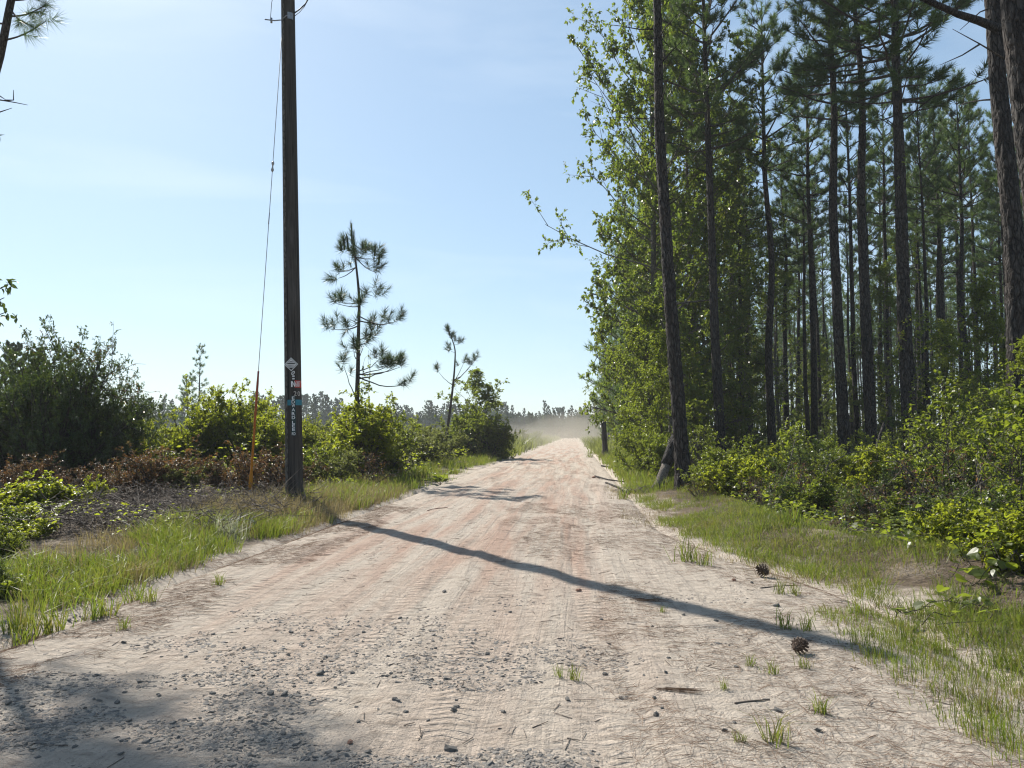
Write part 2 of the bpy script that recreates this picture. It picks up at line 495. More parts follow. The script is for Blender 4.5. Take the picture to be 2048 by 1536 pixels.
def make_guard_mat():
    m = new_mat('orange_plastic')
    nt = m.node_tree
    tc = nt.nodes.new('ShaderNodeTexCoord')
    z = nd(nt, 'ShaderNodeSeparateXYZ', {0: tc.outputs['Object']}).outputs[2]
    f = noise(nt, tc.outputs['Object'], 5.0, 3)
    t = mth(nt, 'ADD', mth(nt, 'MULTIPLY', z, 0.36), mth(nt, 'MULTIPLY', mth(nt, 'SUBTRACT', f, 0.5), 0.25))
    col = ramp(nt, t, [(0.0, (0.50, 0.24, 0.015)), (0.45, (0.48, 0.17, 0.015)), (0.8, (0.36, 0.075, 0.03)), (1.0, (0.28, 0.06, 0.045))])
    b = bsdf(nt, col, 0.45, 0.4)
    t2 = nd(nt, 'ShaderNodeBsdfTranslucent', {'Color': col})
    mx = nd(nt, 'ShaderNodeMixShader', {0: 0.18})
    nt.links.new(b.outputs[0], mx.inputs[1]); nt.links.new(t2.outputs[0], mx.inputs[2])
    finish(nt, mx.outputs[0])
    return m


M['guard'] = make_guard_mat()


def volume_mat(name, color, density, aniso):
    m = new_mat(name)
    nt = m.node_tree
    v = nd(nt, 'ShaderNodeVolumePrincipled', {'Color': color, 'Density': density, 'Anisotropy': aniso})
    o = nt.nodes.new('ShaderNodeOutputMaterial')
    nt.links.new(v.outputs[0], o.inputs['Volume'])
    return m


# ------------------------------------------------------------------ mesh collector
class MB:
    def __init__(self, *mats):
        self.mats = list(mats)
        self.V, self.T, self.Q = [], [], []
        self.n = 0

    def add(self, V, T=None, Q=None, mat=0, smooth=False):
        V = np.asarray(V, float).reshape(-1, 3)
        if T is not None and len(T):
            self.T.append((np.asarray(T, int).reshape(-1, 3) + self.n, mat, smooth))
        if Q is not None and len(Q):
            self.Q.append((np.asarray(Q, int).reshape(-1, 4) + self.n, mat, smooth))
        self.V.append(V)
        self.n += len(V)

    def mesh(self, name):
        me = bpy.data.meshes.new(name)
        V = np.concatenate(self.V)
        me.vertices.add(len(V))
        me.vertices.foreach_set('co', V.astype(np.float32).ravel())
        idx, tot, mi, sm = [], [], [], []
        for arr, k in ((self.T, 3), (self.Q, 4)):
            for f, mat, s in arr:
                idx.append(f.ravel()); tot.append(np.full(len(f), k)); mi.append(np.full(len(f), mat)); sm.append(np.full(len(f), s))
        idx = np.concatenate(idx); tot = np.concatenate(tot); mi = np.concatenate(mi); sm = np.concatenate(sm)
        me.loops.add(len(idx))
        me.loops.foreach_set('vertex_index', idx.astype(np.int32))
        me.polygons.add(len(tot))
        st = np.concatenate([[0], np.cumsum(tot)[:-1]])
        me.polygons.foreach_set('loop_start', st.astype(np.int32))
        me.polygons.foreach_set('loop_total', tot.astype(np.int32))
        me.polygons.foreach_set('material_index', mi.astype(np.int32))
        me.polygons.foreach_set('use_smooth', sm.astype(bool))
        for k in self.mats:
            me.materials.append(M[k] if isinstance(k, str) else k)
        me.update(calc_edges=True)
        return me


def unit(a):
    a = np.asarray(a, float)
    return a / np.maximum(np.linalg.norm(a, axis=-1, keepdims=True), 1e-9)


REF = unit(np.array([0.31, 0.87, 0.38]))


def tube(mb, pts, rad, sides=6, mat=0, cap=True, rfun=None, ref=None, smooth=True):
    pts = np.asarray(pts, float)
    rad = np.broadcast_to(np.asarray(rad, float), (len(pts),))
    t = unit(np.gradient(pts, axis=0))
    a = unit(np.cross(t, REF if ref is None else ref))
    b = np.cross(t, a)
    th = np.linspace(0, 2 * np.pi, sides, endpoint=False)
    rr = np.repeat(rad[:, None], sides, 1)
    if rfun is not None:
        rr = rr * rfun(np.repeat(th[None], len(pts), 0), pts[:, 2:3])
    V = pts[:, None] + rr[..., None] * (np.cos(th)[None, :, None] * a[:, None] + np.sin(th)[None, :, None] * b[:, None])
    n = len(pts)
    i = np.arange(n - 1)[:, None] * sides
    j = np.arange(sides)[None]
    jn = (j + 1) % sides
    Q = np.stack([i + j, i + jn, i + sides + jn, i + sides + j], -1).reshape(-1, 4)
    V = V.reshape(-1, 3)
    T = []
    if cap:
        V = np.concatenate([V, pts[:1], pts[-1:]])
        k0, k1 = n * sides, n * sides + 1
        for q in range(sides):
            T.append((k0, (q + 1) % sides, q))
            T.append((k1, (n - 1) * sides + q, (n - 1) * sides + (q + 1) % sides))
    mb.add(V, T, Q, mat, smooth)


def sticks(mb, P0, P1, r0, r1, mat=0):
    """many straight three-sided tapered twigs at once"""
    P0 = np.asarray(P0, float); P1 = np.asarray(P1, float)
    n = len(P0)
    if n == 0:
        return
    t = unit(P1 - P0)
    a = unit(np.cross(t, REF)); b = np.cross(t, a)
    r0 = np.broadcast_to(r0, (n,))[:, None]; r1 = np.broadcast_to(r1, (n,))[:, None]
    V = np.empty((n, 6, 3))
    for k in range(3):
        d = math.cos(k * 2.0944) * a + math.sin(k * 2.0944) * b
        V[:, k] = P0 + d * r0
        V[:, 3 + k] = P1 + d * r1
    o = (np.arange(n) * 6)[:, None]
    Q = np.concatenate([o + np.array([[k, (k + 1) % 3, 3 + (k + 1) % 3, 3 + k]]) for k in range(3)])
    mb.add(V.reshape(-1, 3), None, Q, mat, True)


def leaves(mb, P, D, L, W, mat=0, fold=0.18, fine=False):
    """many leaves at once: P base, D direction, L length, W width"""
    n = len(P)
    if n == 0:
        return
    D = unit(D)
    up = unit(RNG.normal(0, 0.45, (n, 3)) + np.array([0, 0, 1.0]))
    S = unit(np.cross(D, up)); N = np.cross(S, D)
    L = np.broadcast_to(L, (n,))[:, None]; W = np.broadcast_to(W, (n,))[:, None]
    if not fine:
        V = np.stack([P, P + D * L * 0.45 + S * W * 0.5 + N * W * fold, P + D * L - N * L * 0.08, P + D * L * 0.45 - S * W * 0.5 + N * W * fold], 1)
        o = (np.arange(n) * 4)[:, None]
        T = np.concatenate([o + np.array([[0, 2, 1]]), o + np.array([[0, 3, 2]])])
        mb.add(V.reshape(-1, 3), T, None, mat)
    else:
        V = np.stack([P, P + D * L * 0.28 + S * W * 0.46 + N * W * fold, P + D * L * 0.64 + S * W * 0.42 + N * W * fold * 0.6, P + D * L - N * L * 0.16,
                      P + D * L * 0.64 - S * W * 0.42 + N * W * fold * 0.6, P + D * L * 0.28 - S * W * 0.46 + N * W * fold, P + D * L * 0.5], 1)
        o = (np.arange(n) * 7)[:, None]
        T = np.concatenate([o + np.array([[a, b, c]]) for a, b, c in ((0, 6, 1), (1, 6, 2), (2, 6, 3), (6, 4, 3), (6, 5, 4), (0, 5, 6))])
        mb.add(V.reshape(-1, 3), T, None, mat)


def needles(mb, P, D, nn, L, sl, w, mat=0, amin=0.30, amax=1.25, droop=0.10):
    """bottle-brush tufts of long needles: P shoot base, D shoot direction"""
    P = np.repeat(np.asarray(P, float), nn, 0)
    D = np.repeat(unit(D), nn, 0)
    n = len(P)
    u = RNG.random(n)
    sl = np.repeat(np.broadcast_to(sl, (n // nn,)), nn); L = np.repeat(np.broadcast_to(L, (n // nn,)), nn)
    A = amax + (amin - amax) * u + RNG.normal(0, 0.12, n)
    X = RNG.normal(0, 1, (n, 3)); X = unit(X - D * (X * D).sum(1, keepdims=True))
    d = D * np.cos(A)[:, None] + X * np.sin(A)[:, None]
    d[:, 2] -= droop
    d = unit(d)
    B = P + D * (sl * u)[:, None]
    S = unit(np.cross(d, RNG.normal(0, 1, (n, 3))))
    L = L * RNG.uniform(0.75, 1.1, n)
    V = np.stack([B + S * w * 0.5, B - S * w * 0.5, B + d * L[:, None]], 1)
    mb.add(V.reshape(-1, 3), np.arange(n * 3).reshape(-1, 3), None, mat)


def blades(mb, P, h, lean, w, mat=0):
    """grass blades: P base, h height, lean horizontal offset at the tip (n,3), w width"""
    n = len(P)
    h = np.broadcast_to(h, (n,)); w = np.broadcast_to(w, (n,))
    up = np.zeros((n, 3)); up[:, 2] = 1
    az = RNG.uniform(0, 2 * np.pi, n)
    S = np.stack([np.cos(az), np.sin(az), np.zeros(n)], 1)
    mid = P + up * (h * 0.6)[:, None] + lean * 0.3
    tip = P + up * (h * (1.0 - 0.25 * np.clip(np.linalg.norm(lean, axis=1) / np.maximum(h, 1e-3), 0, 1.5)))[:, None] + lean
    V = np.stack([P + S * (w * 0.5)[:, None], P - S * (w * 0.5)[:, None], mid - S * (w * 0.42)[:, None], mid + S * (w * 0.42)[:, None], tip], 1)
    o = (np.arange(n) * 5)[:, None]
    mb.add(V.reshape(-1, 3), o + np.array([[3, 2, 4]]), o + np.array([[0, 1, 2, 3]]), mat)


# ------------------------------------------------------------------ object helpers
def tag(o, label=None, cat=None, group=None, kind=None):
    if label: o['label'] = label
    if cat: o['category'] = cat
    if group: o['group'] = group
    if kind: o['kind'] = kind
    return o


def ob(name, me, parent=None, loc=None):
    o = bpy.data.objects.new(name, me)
    COL.objects.link(o)
    if parent is not None:
        o.parent = parent
    if loc is not None:
        o.location = loc
    return o


def empty(name, loc, label, cat, group=None, rz=0.0, scale=1.0, quat=None):
    e = bpy.data.objects.new(name, None)
    e.empty_display_size = 0.2
    COL.objects.link(e)
    e.location = loc
    if quat is not None:
        e.rotation_mode = 'QUATERNION'
        e.rotation_quaternion = quat
    else:
        e.rotation_euler = (0, 0, rz)
    e.scale = (scale, scale, scale) if not isinstance(scale, (tuple, list)) else scale
    return tag(e, label, cat, group)


def inst(proto, name, loc, label, cat, group=None, rz=0.0, scale=1.0, quat=None):
    """one thing: an Empty and a child per part; the part meshes are shared by the copies"""
    e = empty(name, loc, label, cat, group, rz, scale, quat)
    for pn, me in proto:
        ob(pn, me, e)
    return e


def inst_single(me, name, loc, label, cat, group=None, rz=0.0, scale=1.0):
    o = ob(name, me, None, loc)
    o.rotation_euler = (0, 0, rz)
    o.scale = (scale, scale, scale) if not isinstance(scale, (tuple, list)) else scale
    return tag(o, label, cat, group)


def struct(name, me):
    return tag(ob(name, me), kind='structure')


def stuff(name, me, label=None, cat=None):
    return tag(ob(name, me), label, cat, None, 'stuff')


# ================================================================== GROUND AND ROAD
def grid_mesh(name, s_vals, l_vals, zfun, mat):
    S, L = np.meshgrid(s_vals, l_vals, indexing='ij')
    X, Y = sl_to_xy(S, L)
    Z = zfun(X, Y, S, L)
    mb = MB(mat)
    n, m = S.shape
    i = np.arange(n - 1)[:, None] * m
    j = np.arange(m - 1)[None]
    Q = np.stack([i + j, i + j + 1, i + m + j + 1, i + m + j], -1).reshape(-1, 4)
    mb.add(np.stack([X, Y, Z], -1).reshape(-1, 3), None, Q, 0, True)
    return mb.mesh(name)


def geom_steps(a, b, q, first):
    out = [a]; st = first
    while out[-1] < b:
        out.append(out[-1] + st); st *= q
    return np.array(out)


ROAD_S0, ROAD_S1 = -14.0, 330.0
ROAD_L0 = EDGE_L + 0.15


def road_relief(S, L):
    """ruts, ridges between wheel tracks and churned sand"""
    wob = 0.35 * np.sin(S * 0.16)
    lw = L + wob
    h = np.zeros_like(L)
    for c, wd, d in ((-2.75, 0.22, 0.014), (-1.15, 0.22, 0.012), (-0.45, 0.25, 0.010), (0.42, 0.2, 0.014), (-3.3, 0.18, 0.008)):
        a = np.abs(lw - c)
        h -= d * np.exp(-(a / wd) ** 4)
        h += d * 0.55 * np.exp(-((a - wd * 1.5) / (wd * 0.4)) ** 2)
    h += (fbm(L * 3.2, S * 0.4, 41, 4) - 0.5) * 0.022
    churn = sstep(12, 26, S)
    h += (fbm(L * 2.4 + S * 0.35, S * 1.1, 47, 4) - 0.5) * (0.018 + 0.115 * churn)
    h += (fbm(L * 9, S * 9, 43, 3) - 0.5) * 0.020 * (1 - sstep(14, 30, S))
    return h


def ground_z(X, Y, S, L):
    Z = ground_height(X, Y)
    er = edge_r(S)
    inside = sstep(ROAD_L0 - 0.1, ROAD_L0 + 0.25, L) * (1 - sstep(er - 0.35, er + 0.05, L))
    inside = inside * (S > ROAD_S0 + 0.8) * (S < ROAD_S1 - 4)
    return Z - 0.16 * inside


def road_z(X, Y, S, L):
    er = edge_r(S)
    edge = np.minimum(L - ROAD_L0, er - L)
    e = sstep(0.0, 0.7, edge)
    endf = sstep(ROAD_S0, ROAD_S0 + 1, S) * (1 - sstep(ROAD_S1 - 4, ROAD_S1, S))
    Z = ground_height(X, Y) + 0.006 + road_relief(S, L) * e * np.clip(1 - (S - 150) / 150, 0.3, 1) + 0.03 * e
    return Z - 0.05 * (1 - sstep(0.0, 0.22, edge)) - 0.02 * (1 - endf)


def surf_z(x, y):
    """height of whatever you would step on"""
    s, l = xy_to_sl(np.asarray(x, float), np.asarray(y, float))
    g = ground_z(np.asarray(x, float), np.asarray(y, float), s, l)
    inside = (l > ROAD_L0) & (l < edge_r(s)) & (s > ROAD_S0) & (s < ROAD_S1)
    return np.where(inside, np.maximum(g, road_z(np.asarray(x, float), np.asarray(y, float), s, l)), g)


def sz(x, y):
    return float(surf_z(np.array([x]), np.array([y]))[0])


gs = np.concatenate([-geom_steps(16, 900, 1.35, 6)[::-1], np.arange(-14, 2, 1.0), geom_steps(2.0, 330, 1.018, 0.10), geom_steps(345, 4200, 1.25, 20)])
gl = np.concatenate([-geom_steps(12.2, 3200, 1.22, 0.5)[::-1], np.arange(-12, 12.01, 0.16), geom_steps(12.2, 3200, 1.22, 0.5)])
struct('ground', grid_mesh('ground', gs, gl, ground_z, 'ground'))
rs = np.concatenate([np.arange(ROAD_S0, 1.5, 0.35), geom_steps(1.5, ROAD_S1, 1.0085, 0.022)])
rs[-1] = ROAD_S1
U = np.linspace(0, 1, 150)


def road_mesh():
    S = np.repeat(rs[:, None], len(U), 1)
    er = edge_r(S)
    L = ROAD_L0 + (er - ROAD_L0) * U[None]
    X, Y = sl_to_xy(S, L)
    Z = road_z(X, Y, S, L)
    mb = MB('road')
    n, m = S.shape
    i = np.arange(n - 1)[:, None] * m
    j = np.arange(m - 1)[None]
    Q = np.stack([i + j, i + j + 1, i + m + j + 1, i + m + j], -1).reshape(-1, 4)
    mb.add(np.stack([X, Y, Z], -1).reshape(-1, 3), None, Q, 0, True)
    return mb.mesh('road')


struct('road', road_mesh())

# ================================================================== PLANT BUILDERS
def bend(p0, d, length, n=5, curl=0.15, sag=0.0, wig=0.0):
    """a curved limb: turns upward by curl, wanders by wig"""
    t = np.linspace(0, 1, n)[:, None]
    p = np.asarray(p0)[None] + np.asarray(d)[None] * length * t
    p[:, 2] += (curl - sag) * length * t[:, 0] ** 2
    if wig:
        o = RNG.normal(0, wig * length, (n, 3)); o[0] = 0
        p = p + np.cumsum(o, 0) * 0.5
    return p


def along(path, t):
    k = t * (len(path) - 1)
    i = min(int(k), len(path) - 2)
    f = k - i
    return path[i] * (1 - f) + path[i + 1] * f, unit(path[i + 1] - path[i])


def pine_trunk_mesh(H, r0, sides=12, step=0.35, wander=0.25, rough=0.07, stubs=14, stub_lo=0.2, stub_hi=0.6, bark='pine_bark', plates=False):
    n = int(H / step) + 2
    z = np.linspace(-0.25, H, n)
    u = np.clip(z / H, 0, 1)
    ox = wander * (vnoise(z * 0.22, z * 0, RNG.integers(999)) - 0.5) * 2 * np.minimum(u * 4, 1)
    oy = wander * (vnoise(z * 0.22, z * 0, RNG.integers(999)) - 0.5) * 2 * np.minimum(u * 4, 1)
    ox -= ox[0]; oy -= oy[0]
    rad = r0 * np.maximum(1 - u, 0.02) ** 0.62 * (1 + 0.35 * np.exp(-np.maximum(z, 0) / 0.35))
    path = np.stack([ox, oy, z], 1)
    mb = MB(bark, 'dead_wood')
    sd = int(RNG.integers(999))
    if plates:
        def rf(th, zz):
            k = th / (2 * np.pi) * 16
            cr = np.abs(fbm(k * 0.9, zz * 3.4 + 0 * k, sd, 3) - 0.5) * 2
            return 1 + rough * (np.minimum(cr * 3.0, 1) - 0.6) + 0.05 * (fbm(np.cos(th) * 1.5 + 5, zz * 0.5 + np.sin(th), sd + 7, 2) - 0.5)
    else:
        def rf(th, zz):
            return 1 + rough * 2 * (fbm(th * 1.6, zz * 2.2 + 0 * th, sd, 3) - 0.5) * np.minimum(1, 4 * np.abs(np.sin(th / 2)) + 0.2)
    tube(mb, path, rad, sides, 0, True, rf, ref=np.array([0.02, 1.0, 0.0]))
    for _ in range(stubs):
        t = RNG.uniform(stub_lo, stub_hi)
        p, _d = along(path, t)
        az = RNG.uniform(0, 6.283)
        d = unit(np.array([math.cos(az), math.sin(az), RNG.uniform(-0.1, 0.5)]))
        ln = RNG.uniform(0.15, 1.5) * (1 if RNG.random() < 0.6 else 1.6)
        tube(mb, bend(p, d, ln, 4, RNG.uniform(-0.15, 0.2), 0, 0.04), np.linspace(0.022, 0.007, 4), 4, 0)
    return mb.mesh('trunk'), path, rad


def pine_crown_mesh(path, H, cb, Lmax, *a, foliage='needles', **k):
    return _pine_crown(foliage, path, H, cb, Lmax, *a, **k)


def _pine_crown(foliage, path, H, cb, Lmax, whorl=0.62, per=3.2, tufts=1.0, nn=34, nl=0.26, nw=0.013, lower_up=0.1, one_sided=None):
    mb = MB('thin_bark', foliage)
    P, D, SL = [], [], []
    T0, T1, TR0, TR1 = [], [], [], []
    z = cb * H
    az = RNG.uniform(0, 6.28)
    while z < H * 0.985:
        u = (z / H - cb) / (1 - cb)
        k = int(per + RNG.random())
        for q in range(k):
            az += 2.4 + RNG.normal(0, 0.35)
            ln = Lmax * (0.28 + 0.72 * (1 - u) ** 0.75) * RNG.uniform(0.55, 1.1) * min(1.0, 0.55 + u * 3)
            el = lower_up + 0.85 * u + RNG.normal(0, 0.12)
            d = np.array([math.cos(az) * math.cos(el), math.sin(az) * math.cos(el), math.sin(el)])
            p0, _ = along(path, min(z / H * 0.995, 0.995))
            br = bend(p0, d, ln, 6, 0.18, 0.05, 0.035)
            r = 0.012 + 0.016 * ln
            tube(mb, br, np.linspace(r, r * 0.3, 6), 5, 0)
            nt_ = max(2, int(ln * 3.6 * tufts))
            for m_ in range(nt_):
                t = 1.0 if m_ == 0 else RNG.uniform(0.35, 1.0)
                p, dd = along(br, t)
                if m_ == 0:
                    sh = dd
                    ls = 0.05
                else:
                    side = unit(np.cross(dd, [0, 0, 1])) * (1 if m_ % 2 else -1)
                    sh = unit(dd * 0.65 + side * RNG.uniform(0.4, 0.9) + np.array([0, 0, RNG.uniform(0.0, 0.5)]))
                    ls = RNG.uniform(0.15, 0.55) * (1.25 - t * 0.5)
                e = p + sh * ls
                if ls > 0.1:
                    T0.append(p); T1.append(e); TR0.append(0.009); TR1.append(0.006)
                shoot = unit(sh + np.array([0, 0, RNG.uniform(0.25, 0.9)]))
                P.append(e); D.append(shoot); SL.append(RNG.uniform(0.14, 0.30))
                if RNG.random() < 0.55:
                    P.append(p + sh * ls * 0.55); D.append(unit(shoot + RNG.normal(0, 0.4, 3))); SL.append(0.16)
        z += whorl * RNG.uniform(0.75, 1.25)
    P.append(path[-1] - np.array([0, 0, 0.1])); D.append(np.array([0, 0, 1.0])); SL.append(0.35)
    sticks(mb, T0, T1, np.array(TR0), np.array(TR1), 0)
    needles(mb, np.array(P), np.array(D), nn, nl, np.array(SL), nw, 1)
    return mb.mesh('crown')


def branch_leaves(T0, T1, per, lo=0.15):
    """leaf bases and directions along twigs"""
    T0 = np.array(T0); T1 = np.array(T1)
    n = len(T0)
    a = np.repeat(T0, per, 0); b = np.repeat(T1, per, 0)
    u = RNG.uniform(lo, 1.0, n * per)[:, None]
    d = unit(b - a)
    P = a + (b - a) * u
    D = d * 0.55 + RNG.normal(0, 0.55, (n * per, 3))
    D[:, 2] -= 0.15
    return P, D


def broadleaf(H, Rc, r0, base=0.12, nlimb=44, sub=7, twig=5, per=9, leaf=(0.11, 0.075), mat='leaf_edge', bark='grey_bark', taper_top=0.9, wander=0.5, fine=False, shape=None):
    trunk = MB(bark)
    n = 14
    z = np.linspace(-0.15, H * 0.97, n)
    ox = np.cumsum(RNG.normal(0, wander / n, n)); oy = np.cumsum(RNG.normal(0, wander / n, n))
    path = np.stack([ox - ox[0], oy - oy[0], z], 1)
    rad = r0 * np.maximum(1 - z / H, 0.03) ** 0.8
    tube(trunk, path, rad, 9, 0)
    crown = MB(mat)
    T0, T1 = [], []
    az = RNG.uniform(0, 6.28)
    for i in range(nlimb):
        u = base + (1 - base) * ((i + RNG.random()) / nlimb)
        az += 2.4 + RNG.normal(0, 0.4)
        v = (u - base) / (1 - base)
        prof = shape(v) if shape else (0.55 + 0.45 * math.sin(math.pi * min(v * 1.15 + 0.12, 1))) * (1 - 0.75 * max(0, v - 0.55) / 0.45)
        ln = Rc * prof * min(1.5, 0.45 + RNG.gamma(3.0, 0.19))
        if v < 0.3:
            ln = min(ln, Rc * 0.75)
        el = 0.25 + 0.75 * v + RNG.normal(0, 0.15)
        d = np.array([math.cos(az) * math.cos(el), math.sin(az) * math.cos(el), math.sin(el)])
        p0, _ = along(path, min(u, 0.99))
        br = bend(p0, d, ln, 5, 0.10, 0.06, 0.04)
        r = max(0.012, r0 * 0.26 * (1 - u) + 0.010)
        tube(trunk, br, np.linspace(r, r * 0.3, 5), 5, 0)
        S0, S1 = [], []
        for j in range(max(2, int(sub * (0.5 + 0.5 * prof)))):
            t = RNG.uniform(0.4, 1.0)
            p, dd = along(br, t)
            sd = unit(dd * 0.7 + RNG.normal(0, 0.5, 3) + np.array([0, 0, 0.12]))
            sl_ = ln * RNG.uniform(0.12, 0.32) + 0.15
            e = p + sd * sl_
            S0.append(p); S1.append(e)
            for k in range(twig):
                tt = RNG.uniform(0.25, 1.0)
                q = p + (e - p) * tt
                td = unit(sd * 0.5 + RNG.normal(0, 0.65, 3))
                T0.append(q); T1.append(q + td * (0.12 * Rc ** 0.5 + RNG.uniform(0.08, 0.3)))
        sticks(trunk, S0, S1, r * 0.4 + 0.003, 0.003, 0)
    sticks(trunk, T0, T1, 0.004, 0.002, 0)
    P, D = branch_leaves(T0, T1, per)
    k = RNG.uniform(0.5, 1.35, len(P))
    leaves(crown, P, D, leaf[0] * k, leaf[1] * k, 0, 0.2, fine)
    return [('trunk', trunk.mesh('trunk')), ('crown', crown.mesh('crown'))]


def shrub(H, W, nstem=12, sub=6, twig=4, per=8, leaf=(0.07, 0.035), mat='leaf_mid', bark='thin_bark', fine=False, low=0.08, droop=0.1, bare=0.0, upright=0.6, var=(0.65, 1.08)):
    """a bush: stems from one root fan out to a rounded uneven envelope"""
    st = MB(bark)
    fo = MB(mat)
    T0, T1 = [], []
    for i in range(nstem):
        az = RNG.uniform(0, 6.283)
        lean = RNG.uniform(0, 1) ** 0.7
        d = unit(np.array([math.cos(az) * lean * W * 0.5, math.sin(az) * lean * W * 0.5, H * (1 - 0.45 * lean ** 2) * upright + 0.2 * H]))
        ln = H * RNG.uniform(*var) * (1 - 0.25 * lean) + 0.15 * W * lean
        p0 = np.array([math.cos(az) * 0.06 * W * lean, math.sin(az) * 0.06 * W * lean, -0.06])
        br = bend(p0, d, ln, 6, 0.0, droop * lean, 0.05)
        r = 0.006 + 0.009 * H
        tube(st, br, np.linspace(r, r * 0.25, 6), 5, 0)
        S0, S1 = [], []
        for j in range(sub):
            t = low + (1 - low) * RNG.random() ** 0.8
            p, dd = along(br, t)
            sd = unit(dd * 0.45 + RNG.normal(0, 0.62, 3) + np.array([0, 0, 0.1]))
            sl_ = (0.12 * H + 0.14 * W) * RNG.uniform(0.5, 1.2)
            e = p + sd * sl_
            e[2] = max(e[2], 0.03)
            S0.append(p); S1.append(e)
            for k in range(twig):
                q = p + (e - p) * RNG.uniform(0.2, 1.0)
                td = unit(sd * 0.6 + RNG.normal(0, 0.6, 3))
                e2 = q + td * RNG.uniform(0.5, 1.0) * (0.06 * H + 0.09)
                e2[2] = max(e2[2], 0.02)
                if RNG.random() >= bare:
                    T0.append(q); T1.append(e2)
        for k in range(5):
            q, dd = along(br, RNG.uniform(0.75, 1.0))
            T0.append(q); T1.append(q + unit(dd + RNG.normal(0, 0.6, 3)) * (0.05 * H + 0.08))
        sticks(st, S0, S1, r * 0.45, 0.002, 0)
    sticks(st, T0, T1, 0.0035, 0.0015, 0)
    P, D = branch_leaves(T0, T1, per)
    k = RNG.uniform(0.6, 1.25, len(P))
    leaves(fo, P, D, leaf[0] * k, leaf[1] * k, 0, 0.2, fine)
    return [('branches', st.mesh('branches')), ('foliage', fo.mesh('foliage'))]


# ================================================================== UTILITY POLE
POLE = on_ground(590, 1020)
POLE.z = gz(POLE.x, POLE.y)
top_pt = at_depth(577, 0, POLE.y)
POLE_DIR = (top_pt - POLE).normalized()
POLE_H = 10.9
up_e = empty('utility_pole', POLE, 'tall dark wooden utility pole with signs and a vertical road name, beside the road', 'utility pole',
             quat=POLE_DIR.to_track_quat('Z', 'Y'))
# local frame: turn so that local -Y faces the camera
fz = Vector((-POLE.x, -POLE.y, 0)).normalized()
q0 = Vector((0, 0, 1)).rotation_difference(POLE_DIR)
up_e.rotation_quaternion = q0 @ Quaternion((0, 0, 1), math.atan2(fz.x, -fz.y))


def pole_r(z):
    return 0.162 - 0.0036 * z


mb = MB('pole_wood')
zz = np.linspace(-0.4, POLE_H, 60)
tube(mb, np.stack([zz * 0, zz * 0, zz], 1), pole_r(zz), 28, 0, True, lambda th, z: 1 + 0.02 * (fbm(th * 4, z * 0.5 + 0 * th, 5, 3) - 0.5), ref=np.array([0.01, 1, 0]))
ob('shaft', mb.mesh('shaft'), up_e)
mb = MB('dead_wood')      # paler raised strip running up one side of the shaft
a_m = R(205)


def on_face(ang, z, off=0.0):
    """point on the shaft: ang 0 faces the camera, positive turns to the camera's right"""
    r = pole_r(z) + off
    return Vector((math.sin(ang) * r, -math.cos(ang) * r, z))


def strip(mb, ang, z0, z1, wid, thick, n=8):
    z = np.linspace(z0, z1, n)
    V = []
    for k in z:
        c = on_face(ang, k, -0.004)
        t = Vector((math.cos(ang), math.sin(ang), 0)); nrm = Vector((math.sin(ang), -math.cos(ang), 0))
        V += [c - t * wid / 2, c + t * wid / 2, c + t * wid / 2 + nrm * thick, c - t * wid / 2 + nrm * thick]
    Q = []
    for i in range(n - 1):
        for j in range(4):
            Q.append((i * 4 + j, i * 4 + (j + 1) % 4, i * 4 + 4 + (j + 1) % 4, i * 4 + 4 + j))
    Q += [(3, 2, 1, 0), ((n - 1) * 4, (n - 1) * 4 + 1, (n - 1) * 4 + 2, (n - 1) * 4 + 3)]
    mb.add(V, None, Q, 0)


mb = MB('grey_bark')
strip(mb, R(-62), 0.05, 10.5, 0.06, 0.03, 12)
ob('pale_side_strip', mb.mesh('pale_side_strip'), up_e)


def zpx(py):
    return at_depth(590, py, POLE.y).z - POLE.z


def curved_plate(name, ang0, ang1, z0, z1, off, mat, parent, thick=0.003, n=6):
    mb = MB(mat)
    V = []
    for k in range(n + 1):
        a = ang0 + (ang1 - ang0) * k / n
        for z in (z0, z1):
            V.append(on_face(a, z, off)); V.append(on_face(a, z, off + thick))
    Q = []
    for k in range(n):
        o = k * 4
        Q += [(o + 1, o + 5, o + 7, o + 3), (o, o + 2, o + 6, o + 4), (o, o + 4, o + 5, o + 1), (o + 2, o + 3, o + 7, o + 6)]
    Q += [(0, 1, 3, 2), (n * 4, n * 4 + 2, n * 4 + 3, n * 4 + 1)]
    mb.add(V, None, Q, 0)
    return ob(name, mb.mesh(name), parent)


def poly_plate(name, pts, thick, mat, parent):
    """flat polygon in local XZ facing -Y, real thickness"""
    n = len(pts)
    V = [(x, 0, z) for x, z in pts] + [(x, thick, z) for x, z in pts]
    mb = MB(mat)
    T = [(0, i, i + 1) for i in range(1, n - 1)] + [(n, n + i + 1, n + i) for i in range(1, n - 1)]
    Q = [(i, n + i, n + (i + 1) % n, (i + 1) % n) for i in range(n)]
    mb.add(V, T, Q, 0)
    return ob(name, mb.mesh(name), parent)


